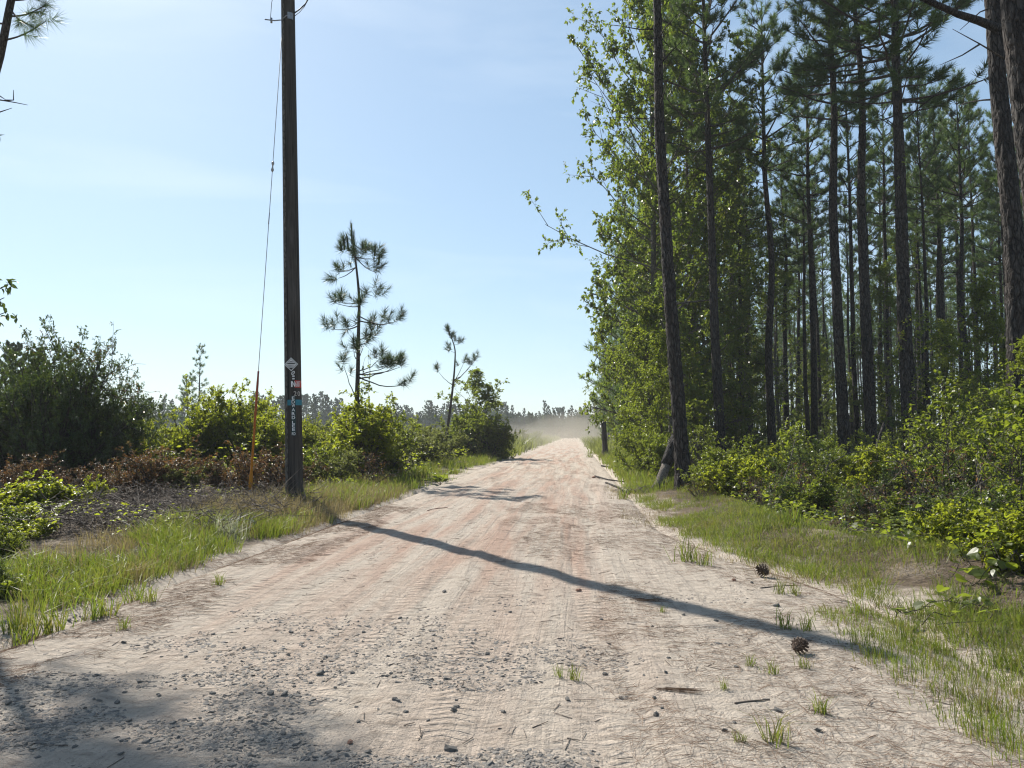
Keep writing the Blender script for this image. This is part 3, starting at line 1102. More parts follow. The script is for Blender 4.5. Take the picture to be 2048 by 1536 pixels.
def text_mesh(txt, height, depth=0.0015, width=None, bold=0.0):
    cu = bpy.data.curves.new('lettering', 'FONT')
    cu.body = txt
    cu.align_x = 'CENTER'
    cu.extrude = depth
    cu.offset = bold
    cu.resolution_u = 3
    o = bpy.data.objects.new('lettering', cu)
    COL.objects.link(o)
    dg = bpy.context.evaluated_depsgraph_get()
    me = bpy.data.meshes.new_from_object(o.evaluated_get(dg))
    bpy.data.objects.remove(o)
    bpy.data.curves.remove(cu)
    co = np.empty(len(me.vertices) * 3, np.float32)
    me.vertices.foreach_get('co', co)
    co = co.reshape(-1, 3)
    mn, mx = co.min(0), co.max(0)
    k = height / max(mx[1] - mn[1], 1e-6)
    kx = k if width is None else width / max(mx[0] - mn[0], 1e-6)
    x = (co[:, 0] - (mn[0] + mx[0]) / 2) * kx
    z = (co[:, 1] - (mn[1] + mx[1]) / 2) * k
    y = -co[:, 2] - depth
    me.vertices.foreach_set('co', np.stack([x, y, z], 1).astype(np.float32).ravel())
    me.update()
    return me


def put_text(name, txt, height, loc, rz, mat, parent, width=None, depth=0.0015, bold=0.0):
    me = text_mesh(txt, height, depth, width, bold)
    me.materials.clear(); me.materials.append(M[mat])
    o = ob(name, me, parent, loc)
    o.rotation_euler = (0, 0, rz)
    return o


PXM = POLE.y / F_PX                        # metres per photo pixel at the pole
# white diamond
zc = zpx(730)
dm = poly_plate('diamond_sign', [(0, -0.137), (0.137, 0), (0, 0.137), (-0.137, 0)], 0.004, 'white_sign', up_e)
dm.location = on_face(R(-14), zc, 0.016); dm.rotation_euler = (0, 0, R(-14))
hw = 0.004
bd = MB('black_print')
q = 0.112
for (x0, z0), (x1, z1) in (((0, q), (q, 0)), ((q, 0), (0, -q)), ((0, -q), (-q, 0)), ((-q, 0), (0, q))):
    d = Vector((x1 - x0, z1 - z0)).normalized(); nrm = Vector((-d.y, d.x)) * 0.003
    bd.add([(x0 - nrm.x, -0.001, z0 - nrm.y), (x1 - nrm.x, -0.001, z1 - nrm.y), (x1 + nrm.x, -0.001, z1 + nrm.y), (x0 + nrm.x, -0.001, z0 + nrm.y)], None, [(0, 1, 2, 3)], 0)
for x0, x1, z0, z1 in ((-0.075, 0.075, 0.004, 0.026), (-0.03, 0.03, 0.052, 0.060), (-0.05, 0.05, 0.040, 0.047), (-0.07, 0.06, -0.022, -0.017), (-0.065, 0.02, -0.036, -0.031), (-0.05, 0.05, -0.050, -0.045)):
    bd.add([(x0, -0.0015, z0), (x1, -0.0015, z0), (x1, -0.0015, z1), (x0, -0.0015, z1)], None, [(0, 1, 2, 3)], 0)
bd.add([(0, -0.0015, -0.11), (0.045, -0.0015, -0.066), (-0.045, -0.0015, -0.066)], [(0, 1, 2)], None, 0)
ob('print', bd.mesh('print'), dm)
# leaf-shaped tag and two small tags under it
pts = []
for k in range(14):
    a = k / 14 * 6.283
    x, z = 0.028 * math.cos(a), 0.046 * math.sin(a)
    pts.append((x * math.cos(-0.6) - z * math.sin(-0.6), x * math.sin(-0.6) + z * math.cos(-0.6)))
lt = poly_plate('oval_tag', pts, 0.002, 'white_sign', up_e)
lt.location = on_face(R(-2), zpx(747), 0.004); lt.rotation_euler = (0, 0, R(-2))
pm = MB('black_print')
pm.add([(p[0] * 0.45, -0.001, p[1] * 0.55) for p in pts], [(0, i, i + 1) for i in range(1, 13)], None, 0)
ob('print', pm.mesh('print'), lt)
for py in (753.5, 758.5):
    st_ = poly_plate('small_tag', [(-0.023, -0.014), (0.023, -0.014), (0.023, 0.014), (-0.023, 0.014)], 0.002, 'white_sign', up_e)
    st_.location = on_face(R(0), zpx(py), 0.004)
# red number plate wrapped round the shaft
rp = curved_plate('red_number_plate', R(8), R(72), zpx(776), zpx(762), 0.002, 'red_sign', up_e)
curved_plate('dark_number_plate', R(-16), R(8), zpx(776), zpx(762), 0.0025, 'black_print', up_e)
for ch, a in (('I', -13), ('N', 0)):
    o = put_text('letter', ch, 0.115, on_face(R(a), zpx(769), 0.008), R(a), 'letter', up_e, 0.02 if ch == 'I' else 0.055, 0.001, 0.01)
for ch, a in (('6', 18), ('1', 32), ('7', 46)):
    o = put_text('digit', ch, 0.108, on_face(R(a), zpx(769), 0.007), R(a), 'black_print' if False else 'white_sign', up_e, 0.022 if ch == '1' else 0.040, 0.001)
# metal figures 20
for ch, a in (('2', 10), ('0', 38)):
    put_text('digit', ch, 0.092, on_face(R(a), zpx(788), 0.005), R(a), 'digit', up_e, 0.058, 0.001)
# teal band
curved_plate('teal_band', R(-88), R(88), zpx(811), zpx(800), 0.002, 'teal_band', up_e, 0.002, 16)
# vertical road name on a dark strip
ns = curved_plate('road_name_strip', R(-18), R(12), zpx(871), zpx(792), 0.005, 'green_strip', up_e, 0.003, 4)
for ch, py in zip('EDWARD', (797, 804.5, 812, 820, 828, 835.5)):
    put_text('letter', ch, 0.062, on_face(R(-3), zpx(py), 0.012), R(-3), 'letter', ns, 0.062 if ch != 'E' else 0.05, 0.001, 0.008)
for ch, py in zip('LEE', (845, 852, 859)):
    put_text('letter', ch, 0.058, on_face(R(-3), zpx(py), 0.012), R(-3), 'letter', ns, 0.052, 0.001, 0.008)
put_text('letter', 'RD', 0.055, on_face(R(-3), zpx(867.5), 0.012), R(-3), 'letter', ns, 0.068, 0.001, 0.004)
# bracket arm, clamp and drip loop near the top
mb = MB('steel')
za = zpx(38)
tube(mb, [on_face(R(20), za + 0.02, 0.01), on_face(R(-20), za, 0.012), on_face(R(-70), za - 0.06, 0.02), Vector((-0.28, -0.10, za - 0.12)), Vector((-0.47, -0.12, za - 0.13))], 0.012, 7, 0)
tube(mb, [Vector((-0.34, -0.11, za - 0.18)), Vector((-0.34, -0.11, za - 0.08))], 0.022, 8, 0)
ob('bracket', mb.mesh('bracket'), up_e)
curved_plate('clamp', R(-10), R(40), za - 0.06, za + 0.08, 0.004, 'steel', up_e, 0.01)
mb = MB('black_rubber')
zc2 = zpx(26)
tube(mb, [on_face(R(60), zc2 - 0.02, 0.0), Vector((0.22, -0.08, zc2 + 0.07)), Vector((0.33, -0.08, zc2 + 0.19)), Vector((0.42, -0.07, zc2 + 0.38)), Vector((0.44, -0.05, zc2 + 0.7)), Vector((0.34, -0.03, zc2 + 1.0)), Vector((0.12, 0, zc2 + 1.2))], 0.014, 7, 0)
tube(mb, [on_face(R(64), zc2 - 0.08, 0.0), Vector((0.21, -0.08, zc2 - 0.0)), Vector((0.31, -0.08, zc2 + 0.13)), Vector((0.42, -0.07, zc2 + 0.36))], 0.007, 6, 0)
ob('drip_loop', mb.mesh('drip_loop'), up_e)
mb = MB('black_rubber')
tube(mb, [Vector((-0.36, -0.11, za - 0.12)), Vector((-0.33, -0.11, za + 0.25)), Vector((-0.26, -0.10, za + 0.6)), Vector((-0.17, -0.04, za + 1.1))], 0.006, 6, 0)
ob('bond_wire', mb.mesh('bond_wire'), up_e)

# ------------------------------------------------------------------ guy wire with its orange guard
A0 = base_at(499, 16.4)
B1 = POLE + POLE_DIR * 10.45 + Vector((-0.1, 0.05, 0))
g_e = empty('guy_wire', A0, 'thin steel guy wire with a long orange guard at its foot, slanting to the pole', 'guy wire',
            quat=(B1 - A0).normalized().to_track_quat('Z', 'Y'))
GL = (B1 - A0).length


def guy_t(py):
    """length along the wire that shows at row py"""
    lo, hi = 0.0, GL
    for _ in range(40):
        md = (lo + hi) / 2
        p = A0 + (B1 - A0) * (md / GL)
        r = p - Vector((0, 0, EYE))
        dep = r.y * CP + r.z * SP
        v = (-r.y * SP + r.z * CP) / dep
        if CY - v * F_PX > py: lo = md
        else: hi = md
    return lo


mb = MB('steel')
tube(mb, [(0, 0, 0.1), (0, 0, GL * 0.5), (0, 0, GL)], 0.0068, 6, 0)
ob('cable', mb.mesh('cable'), g_e)
gt = guy_t(742)
mb = MB('guard')
zs = np.linspace(0.18, gt, 20)
tube(mb, np.stack([zs * 0, zs * 0, zs], 1), np.where(zs < 0.5, 0.042, np.where(zs > gt - 0.15, 0.020, 0.025)), 10, 0)
ob('wire_guard', mb.mesh('wire_guard'), g_e)
mb = MB('steel')
tube(mb, [(0, 0, -0.5), (0, 0, 0.22)], 0.014, 7, 0)
ob('anchor_rod', mb.mesh('anchor_rod'), g_e)
ti = guy_t(333)
mb = MB('porcelain')
zs = np.linspace(ti - 0.11, ti + 0.11, 9)
tube(mb, np.stack([zs * 0, zs * 0, zs], 1), [0.014, 0.03, 0.03, 0.018, 0.014, 0.018, 0.03, 0.03, 0.014], 10, 0)
ob('strain_insulator', mb.mesh('strain_insulator'), g_e)
t2 = guy_t(437)
mb = MB('steel')
tube(mb, [(0, 0, t2 - 0.12), (0, 0, t2 + 0.12)], 0.011, 7, 0)
ob('preformed_grip', mb.mesh('preformed_grip'), g_e)

# ------------------------------------------------------------------ short post with small sign boards, far down the road
pb = base_at(1211, 49)
pe = empty('sign_post', pb, 'short thick dark post with small white boards on top, at the road edge', 'post',
           quat=Vector((-0.045, 0, 1)).normalized().to_track_quat('Z', 'Y'))
mb = MB('pole_wood')
zz = np.linspace(-0.2, 2.34, 12)
tube(mb, np.stack([zz * 0, zz * 0, zz], 1), 0.19 - 0.016 * zz, 14, 0)
ob('shaft', mb.mesh('shaft'), pe)


def box(mb, c, d, mat=0):
    c = np.array(c); d = np.array(d) / 2
    V = [c + d * np.array(k) for k in ((-1, -1, -1), (1, -1, -1), (1, 1, -1), (-1, 1, -1), (-1, -1, 1), (1, -1, 1), (1, 1, 1), (-1, 1, 1))]
    mb.add(V, None, [(0, 3, 2, 1), (4, 5, 6, 7), (0, 1, 5, 4), (1, 2, 6, 5), (2, 3, 7, 6), (3, 0, 4, 7)], mat)


for z in (2.00, 2.24):
    mb = MB('white_sign'); box(mb, (0.03, -0.21, z), (0.52, 0.03, 0.13)); ob('board', mb.mesh('board'), pe)
mb = MB('pole_wood'); box(mb, (0.03, -0.208, 2.12), (0.44, 0.024, 0.106)); ob('dark_board', mb.mesh('dark_board'), pe)
mb = MB('green_strip'); box(mb, (-0.06, -0.20, 1.45), (0.10, 0.02, 0.7)); ob('name_strip', mb.mesh('name_strip'), pe)
mb = MB('straw_grey')
for k in range(40):
    a = RNG.uniform(0, 6.28); r = RNG.uniform(0.25, 0.55)
    sticks(mb, [[math.cos(a) * r, math.sin(a) * r, -0.05]], [[math.cos(a) * 0.14, math.sin(a) * 0.14, RNG.uniform(0.2, 0.6)]], 0.02, 0.008)
ob('dead_weeds', mb.mesh('dead_weeds'), pe)

# ================================================================== PINES
pine_protos, far_pines = [], []
for k in range(5):
    H = 21.0
    tm, path, rad = pine_trunk_mesh(H, 0.185, 14, 0.22, 0.13, 0.09, 16, 0.18, 0.55)
    cm = pine_crown_mesh(path, H, RNG.uniform(0.55, 0.66), 2.5, 0.58, 3.4, 1.3, 54, 0.27, 0.020)
    pine_protos.append([('trunk', tm), ('crown', cm)])
near_trunks = []
for k in range(3):
    H = 21.0
    tm, path, rad = pine_trunk_mesh(H, 0.195, 40, 0.055, 0.10, 0.16, 10, 0.3, 0.6, plates=True)
    cm = pine_crown_mesh(path, H, (0.70, 0.56, 0.62)[k], 3.1, 0.58, 3.4, 1.3, 54, 0.27, 0.020)
    near_trunks.append([('trunk', tm), ('crown', cm)])


def far_pine(H, cb, Lmax, whorl, tufts, nw, nn=15, r0=0.17, lower_up=0.1, foliage='needles'):
    tm, path, rad = pine_trunk_mesh(H, r0, 7, 0.9, 0.2, 0.05, 6, 0.2, 0.5)
    cm = pine_crown_mesh(path, H, cb, Lmax, whorl, 3.0, tufts, nn, 0.34, nw, lower_up, foliage=foliage)
    # join both in one mesh: too small in the picture to tell the parts apart
    return [('trunk', tm), ('crown', cm)]


for k in range(4):
    far_pines.append(far_pine(20.0, RNG.uniform(0.56, 0.66), 1.9, 0.7, 1.0, 0.042, 17))
bushy_pines = [far_pine(17.0, 0.10, 3.2, 0.55, 1.0, 0.035, 16) for _ in range(2)]
horizon_pines = [far_pine(13.0, c, L_, 0.8, 1.0, 0.26, 26, 0.16, e, 'far_foliage') for c, L_, e in ((0.45, 2.6, 0.2), (0.2, 2.4, 0.15), (0.62, 3.4, 0.3), (0.3, 2.0, 0.2))]


def lean_quat(base, px_top, py_top):
    t = at_depth(px_top, py_top, base.y)
    return Vector((0, 0, 1)).rotation_difference((t - base).normalized())


named_pines = [
    # foot column, distance, top column, proto, girth, label
    (1368, 19.5, 1308, near_trunks[0], 0.98, 'dark pine at the corner of the wood by the road, broken log behind its foot'),
    (1443, 27, 1408, near_trunks[1], 0.95, 'straight dark pine next behind the corner pine, rising from the deepest shade'),
    (1545, 33, 1522, pine_protos[0], 1.02, 'mid-distance pine trunk standing alone behind the bright leafy bush'),
    (1630, 37, 1603, pine_protos[1], 0.98, 'thin pine with pale leaf sprays around its lower trunk'),
    (1690, 26.5, 1657, near_trunks[2], 1.05, 'thick pine trunk left of a pair, black against the understorey'),
    (1746, 26, 1712, near_trunks[0], 1.03, 'thick pine trunk whose foot is hidden by a bush, one step from its near twin'),
    (1822, 23, 1795, near_trunks[1], 1.18, 'stout rough-barked pine with leafy vines on its trunk and sticks at its foot'),
    (2055, 14.2, 1990, near_trunks[2], 1.04, 'massive furrowed pine by the picture edge with a heavy bare limb high up'),
    (2185, 10.6, 2034, near_trunks[0], 1.12, 'closest and broadest grey pine trunk cut off by the picture edge'),
]
PINE_XY = []
for px, Y, pt, proto, g, lab in named_pines:
    b = base_at(px, Y)
    PINE_XY.append((b.x, b.y))
    inst(proto, 'pine_tree', b, lab, 'pine tree', 'tall pines along the wood edge', scale=(g, g, 1.0), quat=lean_quat(b, pt, 0) @ Quaternion((0, 0, 1), RNG.uniform(0, 6.28)))

# slimmer trunks one can make out between them
for px, Y, pt, lab in (
        (1500, 41, 1478, 'slim pine trunk between the shaded corner pines, pale on one side'),
        (1468, 45, 1452, 'very slim pine trunk half hidden by edge tree leaves'),
        (1575, 44, 1560, 'slim pine trunk just beyond the lone mid-distance pine'),
        (1600, 52, 1588, 'thin pine trunk far behind, close beside the leaf-sprayed pine'),
        (1783, 36, 1762, 'slim pale-sided pine trunk between the thick pair and the vine-clad pine'),
        (1768, 46, 1752, 'thin distant pine trunk directly behind the slim pale-sided one'),
        (1838, 47, 1822, 'thin pine trunk peeping out behind the vine-clad pine'),
        (1892, 50, 1872, 'thin pine trunk in the gap of sky beyond the vine-clad pine'),
        (1922, 46, 1900, 'paired thin pine trunk, nearer one of two in the lit gap'),
        (1934, 58, 1918, 'paired thin pine trunk, farther one of two in the lit gap'),
        (1958, 40, 1930, 'slender pine trunk standing clear before the massive edge pine'),
        (1995, 52, 1968, 'thin pine trunk just inside the massive edge pine')):
    b = base_at(px, Y)
    PINE_XY.append((b.x, b.y))
    g = RNG.uniform(0.7, 0.95)
    inst(random.choice(pine_protos), 'pine_tree', b, lab, 'pine tree', 'slim pines inside the wood', scale=(g, g, RNG.uniform(0.85, 0.98)), quat=lean_quat(b, pt, 0) @ Quaternion((0, 0, 1), RNG.uniform(0, 6.28)))

# plantation rows receding
cnt = 0
row_l = 6.2
for row in range(26):
    l0 = 5.5 + row * 3.3
    for k in range(60):
        s0 = 33 + k * 3.1 + RNG.normal(0, 0.5)
        lj = l0 + RNG.normal(0, 0.45)
        x, y = sl_to_xy(s0, lj)
        px = CX + x / y * F_PX
        if s0 > 150 or px > 2110 or (s0 > 85 and row > 14) or RNG.random() < (0.82 if px < 1420 else 0.14):
            continue
        if min((x - a) ** 2 + (y - b) ** 2 for a, b in PINE_XY) < 4.0:
            continue
        if cnt >= 290:
            continue
        cnt += 1
        proto = random.choice(pine_protos if y < 48 else far_pines)
        g = RNG.uniform(0.5, 0.8)
        lab = 'slender pine of the plantation rows, standing deep in the shaded wood' if y < 75 else 'distant pine of the plantation, one of many closing the back of the wood'
        inst(proto, 'plantation_pine', (x, y, gz(x, y)), lab, 'pine tree', 'pines in the plantation rows' if y < 75 else 'pines closing the back of the wood', RNG.uniform(0, 6.28), (g, g, RNG.uniform(0.78, 0.98)))
for px, Y, sc, lab in ((1290, 40, 1.08, 'dark pine whose low tufted branches reach out of the leafy trees into the sky'), (1262, 52, 1.0, 'dark pine with branches to the ground just past the short post'), (1330, 47, 1.1, 'dark tufted pine behind the tallest leafy tree')):
    inst(bushy_pines[0], 'edge_pine', base_at(px, Y), lab, 'pine tree', 'needled pines by the leafy trees', RNG.uniform(0, 6.28), sc)
# dense pines along the road edge beyond the leafy trees
for k in range(34):
    s0 = 62 + k * 3.6 + RNG.normal(0, 0.6)
    l0 = 5.2 + abs(RNG.normal(0, 1.2)) + (k % 3) * 1.6
    x, y = sl_to_xy(s0, l0)
    inst(bushy_pines[k % 2], 'edge_pine', (x, y, gz(x, y)), 'dark pine needled nearly to the ground, in the hazy row along the far road edge', 'pine tree', 'pines along the far road edge', RNG.uniform(0, 6.28), RNG.uniform(0.78, 1.08))

# ================================================================== LEAFY TREES AT THE WOOD EDGE
bl = [broadleaf(21.5, 3.9, 0.17, 0.06, 70, 8, 6, 9, (0.16, 0.115), 'leaf_edge') for _ in range(2)]
bl += [broadleaf(14.0, 2.9, 0.12, 0.05, 50, 7, 6, 9, (0.14, 0.10), 'leaf_edge') for _ in range(2)]
bl += [broadleaf(7.0, 1.9, 0.06, 0.04, 40, 7, 5, 10, (0.11, 0.08), 'leaf_mid', 'thin_bark') for _ in range(2)]
leafy = [
    (1312, 33, 21.5, 0, (1.0, 1.0, 1.3), 'tallest leafy tree at the wood edge, its spreading crown leaning out over the sky'),
    (1345, 30, 18, 1, (0.9, 0.9, 1.1), 'tall leafy tree directly behind the corner pine'),
    (1312, 42, 15, 2, 1.0, 'broad leafy tree overhanging the road shoulder below the tallest one'),
    (1305, 56, 13, 3, 0.9, 'leafy tree farther along the shoulder, its twigs reaching out at mid height'),
    (1318, 37, 14, 3, 1.0, 'leafy tree filling the gap behind the corner pine at mid height'),
    (1385, 34, 20, 0, (0.9, 0.9, 1.05), 'leafy tree close behind the corner pine, filling the space to the next trunk'),
    (1440, 38, 20, 1, (0.8, 0.8, 0.95), 'tall leafy tree in half shade behind the second corner pine'),
    (1400, 35, 16, 1, 0.78, 'leafy tree between the two shaded corner pines, in half shade'),
    (1470, 39, 15, 2, 1.05, 'sparse leafy tree among the slim trunks of the wood'),
    (1560, 44, 13, 3, 0.95, 'small-crowned leafy tree behind the lone mid-distance pine'),
    (1238, 64, 9, 4, 1.2, 'round leafy young tree just past the short post'),
    (1345, 38, 7, 5, 0.9, 'low leafy young tree with drooping twigs above the short post'),
    (1305, 28, 6, 4, 0.9, 'bright leafy sapling left of the broken log'),
    (1325, 25, 4.6, 5, 0.68, 'short leafy sapling beside the broken log'),
    (1335, 45, 6, 5, 0.8, 'leafy sapling before the short post, on its wood side'),
    (1650, 48, 7, 4, 1.0, 'young understorey tree seen between the thick pine trunks'),
    (1900, 33, 7, 5, 0.9, 'understorey tree in the gap beyond the vine-clad pine'),
    (1985, 24, 6, 4, 0.9, 'young leafy tree against the massive edge pine'),
    (2075, 12.3, 3.6, 5, 0.42, 'big-leaved sapling with pale sunlit sprays beside the closest trunk'),
]
for px, Y, H, k, sc, lab in leafy:
    b = base_at(px, Y)
    inst(bl[k], 'leafy_tree', b, lab, 'tree', 'leafy trees of the wood edge', RNG.uniform(0, 6.28), sc)

for k in range(46):
    s0 = 30 + 55 * RNG.random(); l0 = 7 + RNG.random() * (2 + s0 * 0.62)
    x, y = sl_to_xy(s0, l0)
    if CX + x / y * F_PX > 2150:
        continue
    kk = RNG.choice([2, 3, 4, 5, 4, 5])
    inst(bl[kk], 'understorey_tree', (x, y, gz(x, y)), 'slim leafy understorey tree growing in the shade between the pine trunks', 'tree', 'understorey trees among the pines', RNG.uniform(0, 6.28), RNG.uniform(0.55, 1.0) if kk > 3 else RNG.uniform(0.5, 0.75))

sp_ = [broadleaf(3.0, 1.0, 0.022, 0.08, 20, 5, 4, 7, (0.085, 0.06), 'leaf_mid', 'thin_bark', fine=True) for _ in range(2)]
sp_ += [broadleaf(3.0, 0.8, 0.02, 0.25, 14, 4, 3, 6, (0.11, 0.085), 'leaf_mid', 'thin_bark', fine=True)]
for px, Y, sc, k, lab in ((1415, 22, 0.55, 0, 'thin sapling between the corner pine and the next trunk'), (1500, 19, 0.45, 2, 'light big-leaved sapling over the sunlit broad-leaved bush'),
                          (1580, 21, 0.55, 1, 'leafy sapling beside the leaf-sprayed pine, on its road side'), (1605, 16, 0.55, 2, 'forked dark-stemmed sapling with pale leaf tips below the leaf-sprayed pine'),
                          (1655, 18, 0.45, 0, 'sapling before the gap between the thin pine and the thick pair'), (1720, 22, 0.5, 2, 'big-leaved sapling between the thick twin pines'),
                          (1780, 19, 0.45, 1, 'sapling on the near side of the vine-clad pine'), (1860, 18, 0.6, 0, 'bushy sapling on the shaded side of the vine-clad pine'),
                          (1885, 13, 0.75, 1, 'fine-leaved sapling over the bank, before the lit gap'), (1935, 16, 0.62, 0, 'taller sapling before the lit gap in the wood'),
                          (1980, 12, 0.55, 2, 'open sapling with pale big leaves across the massive pine'), (2030, 10.5, 0.5, 1, 'leafy sapling at the foot of the closest trunk'),
                          (1970, 19, 0.85, 0, 'tall leafy sapling just before the massive pine'), (2045, 8.4, 0.62, 2, 'low big-leaved sapling above the trailing vines')):
    inst(sp_[k], 'sapling', base_at(px, Y), lab, 'sapling', 'saplings at the foot of the pines', RNG.uniform(0, 6.28), sc)

# heavy bare limb high on the massive pine: grows from it at the top of the picture
b8 = base_at(2047, 14.2)
mb = MB('pine_bark')
p0 = np.array(at_depth(1998, 58, 14.2) - b8); p1 = np.array(at_depth(1915, 28, 13.6) - b8); p2 = np.array(at_depth(1835, -8, 13.0) - b8); p3 = np.array(at_depth(1740, -70, 12.6) - b8)
tube(mb, [p0, (p0 + p1) / 2 + [0, 0, 0.02], p1, p2, p3], [0.085, 0.075, 0.062, 0.048, 0.03], 10, 0)
for o in bpy.data.objects:
    if o.get('label', '').startswith('massive furrowed pine'):
        lim = ob('bare_limb', mb.mesh('bare_limb'), o)
        o_mat = Matrix.LocRotScale(o.location, o.rotation_quaternion, o.scale)
        lim.matrix_parent_inverse = o_mat.inverted()
        lim.location = b8
        mb2 = MB('thin_bark')
        for (a, c, e) in (((2010, 118), (1960, 88), (1905, 58)), ((1960, 88), (1925, 110), (1880, 130)), ((1985, 14), (1960, 24), (1920, 60))):
            pts = [np.array(at_depth(x_, y_, 14.0) - b8) for x_, y_ in (a, c, e)]
            tube(mb2, pts, [0.02, 0.013, 0.005], 5, 0)
        lim2 = ob('dead_twigs', mb2.mesh('dead_twigs'), o)
        lim2.matrix_parent_inverse = o_mat.inverted()
        lim2.location = b8
        break

# ================================================================== SHRUBS
SH = {
    'dark': [shrub(4.0, 5.2, 40, 14, 8, 12, (0.10, 0.046), 'leaf_dark', low=0.06, var=(0.86, 1.0)) for _ in range(2)],
    'bright': [shrub(2.7, 2.4, 20, 9, 6, 10, (0.10, 0.058), 'leaf_bright', low=0.05) for _ in range(3)],
    'mid': [shrub(2.2, 2.4, 18, 9, 5, 10, (0.095, 0.06), 'leaf_mid', low=0.04) for _ in range(3)],
    'near': [shrub(1.5, 1.8, 18, 9, 5, 8, (0.075, 0.048), 'leaf_mid', fine=True, low=0.03),
             shrub(1.5, 1.7, 15, 8, 5, 8, (0.105, 0.026), 'leaf_deep', fine=True, low=0.05, upright=0.75),
             shrub(1.4, 1.9, 15, 8, 5, 9, (0.055, 0.040), 'leaf_deep', fine=True, low=0.03)],
    'nearb': [shrub(1.4, 1.7, 18, 9, 5, 8, (0.085, 0.055), 'leaf_bright', fine=True, low=0.03) for _ in range(2)],
    'rust': [shrub(1.1, 1.5, 16, 9, 5, 8, (0.055, 0.026), 'leaf_rust', low=0.03, bare=0.2) for _ in range(2)],
    'red': [shrub(1.1, 1.5, 16, 9, 5, 8, (0.060, 0.030), 'leaf_red', low=0.03, bare=0.2) for _ in range(2)],
    'olive': [shrub(2.0, 2.6, 15, 7, 5, 8, (0.12, 0.06), 'leaf_olive', low=0.03) for _ in range(3)],
    'low': [shrub(0.55, 1.1, 12, 7, 4, 7, (0.06, 0.036), 'leaf_bright', fine=True, low=0.05, upright=0.45) for _ in range(2)],
    'bare': [shrub(1.0, 1.5, 14, 8, 4, 3, (0.045, 0.02), 'leaf_rust', low=0.05, bare=0.75) for _ in range(2)],
}
HT = {'dark': 4.0, 'bright': 2.7, 'mid': 2.2, 'near': 1.5, 'nearb': 1.4, 'rust': 1.1, 'red': 1.1, 'olive': 2.0, 'low': 0.55, 'bare': 1.0}


def put_shrub(px, Y, h, kind, label, group=None, wide=1.0, i=None, name='bush', cat='bush'):
    b = base_at(px, Y)
    k = h / HT[kind]
    return inst(SH[kind][RNG.integers(len(SH[kind])) if i is None else i], name, b, label, cat, group, RNG.uniform(0, 6.28), (k * wide, k * wide, k))


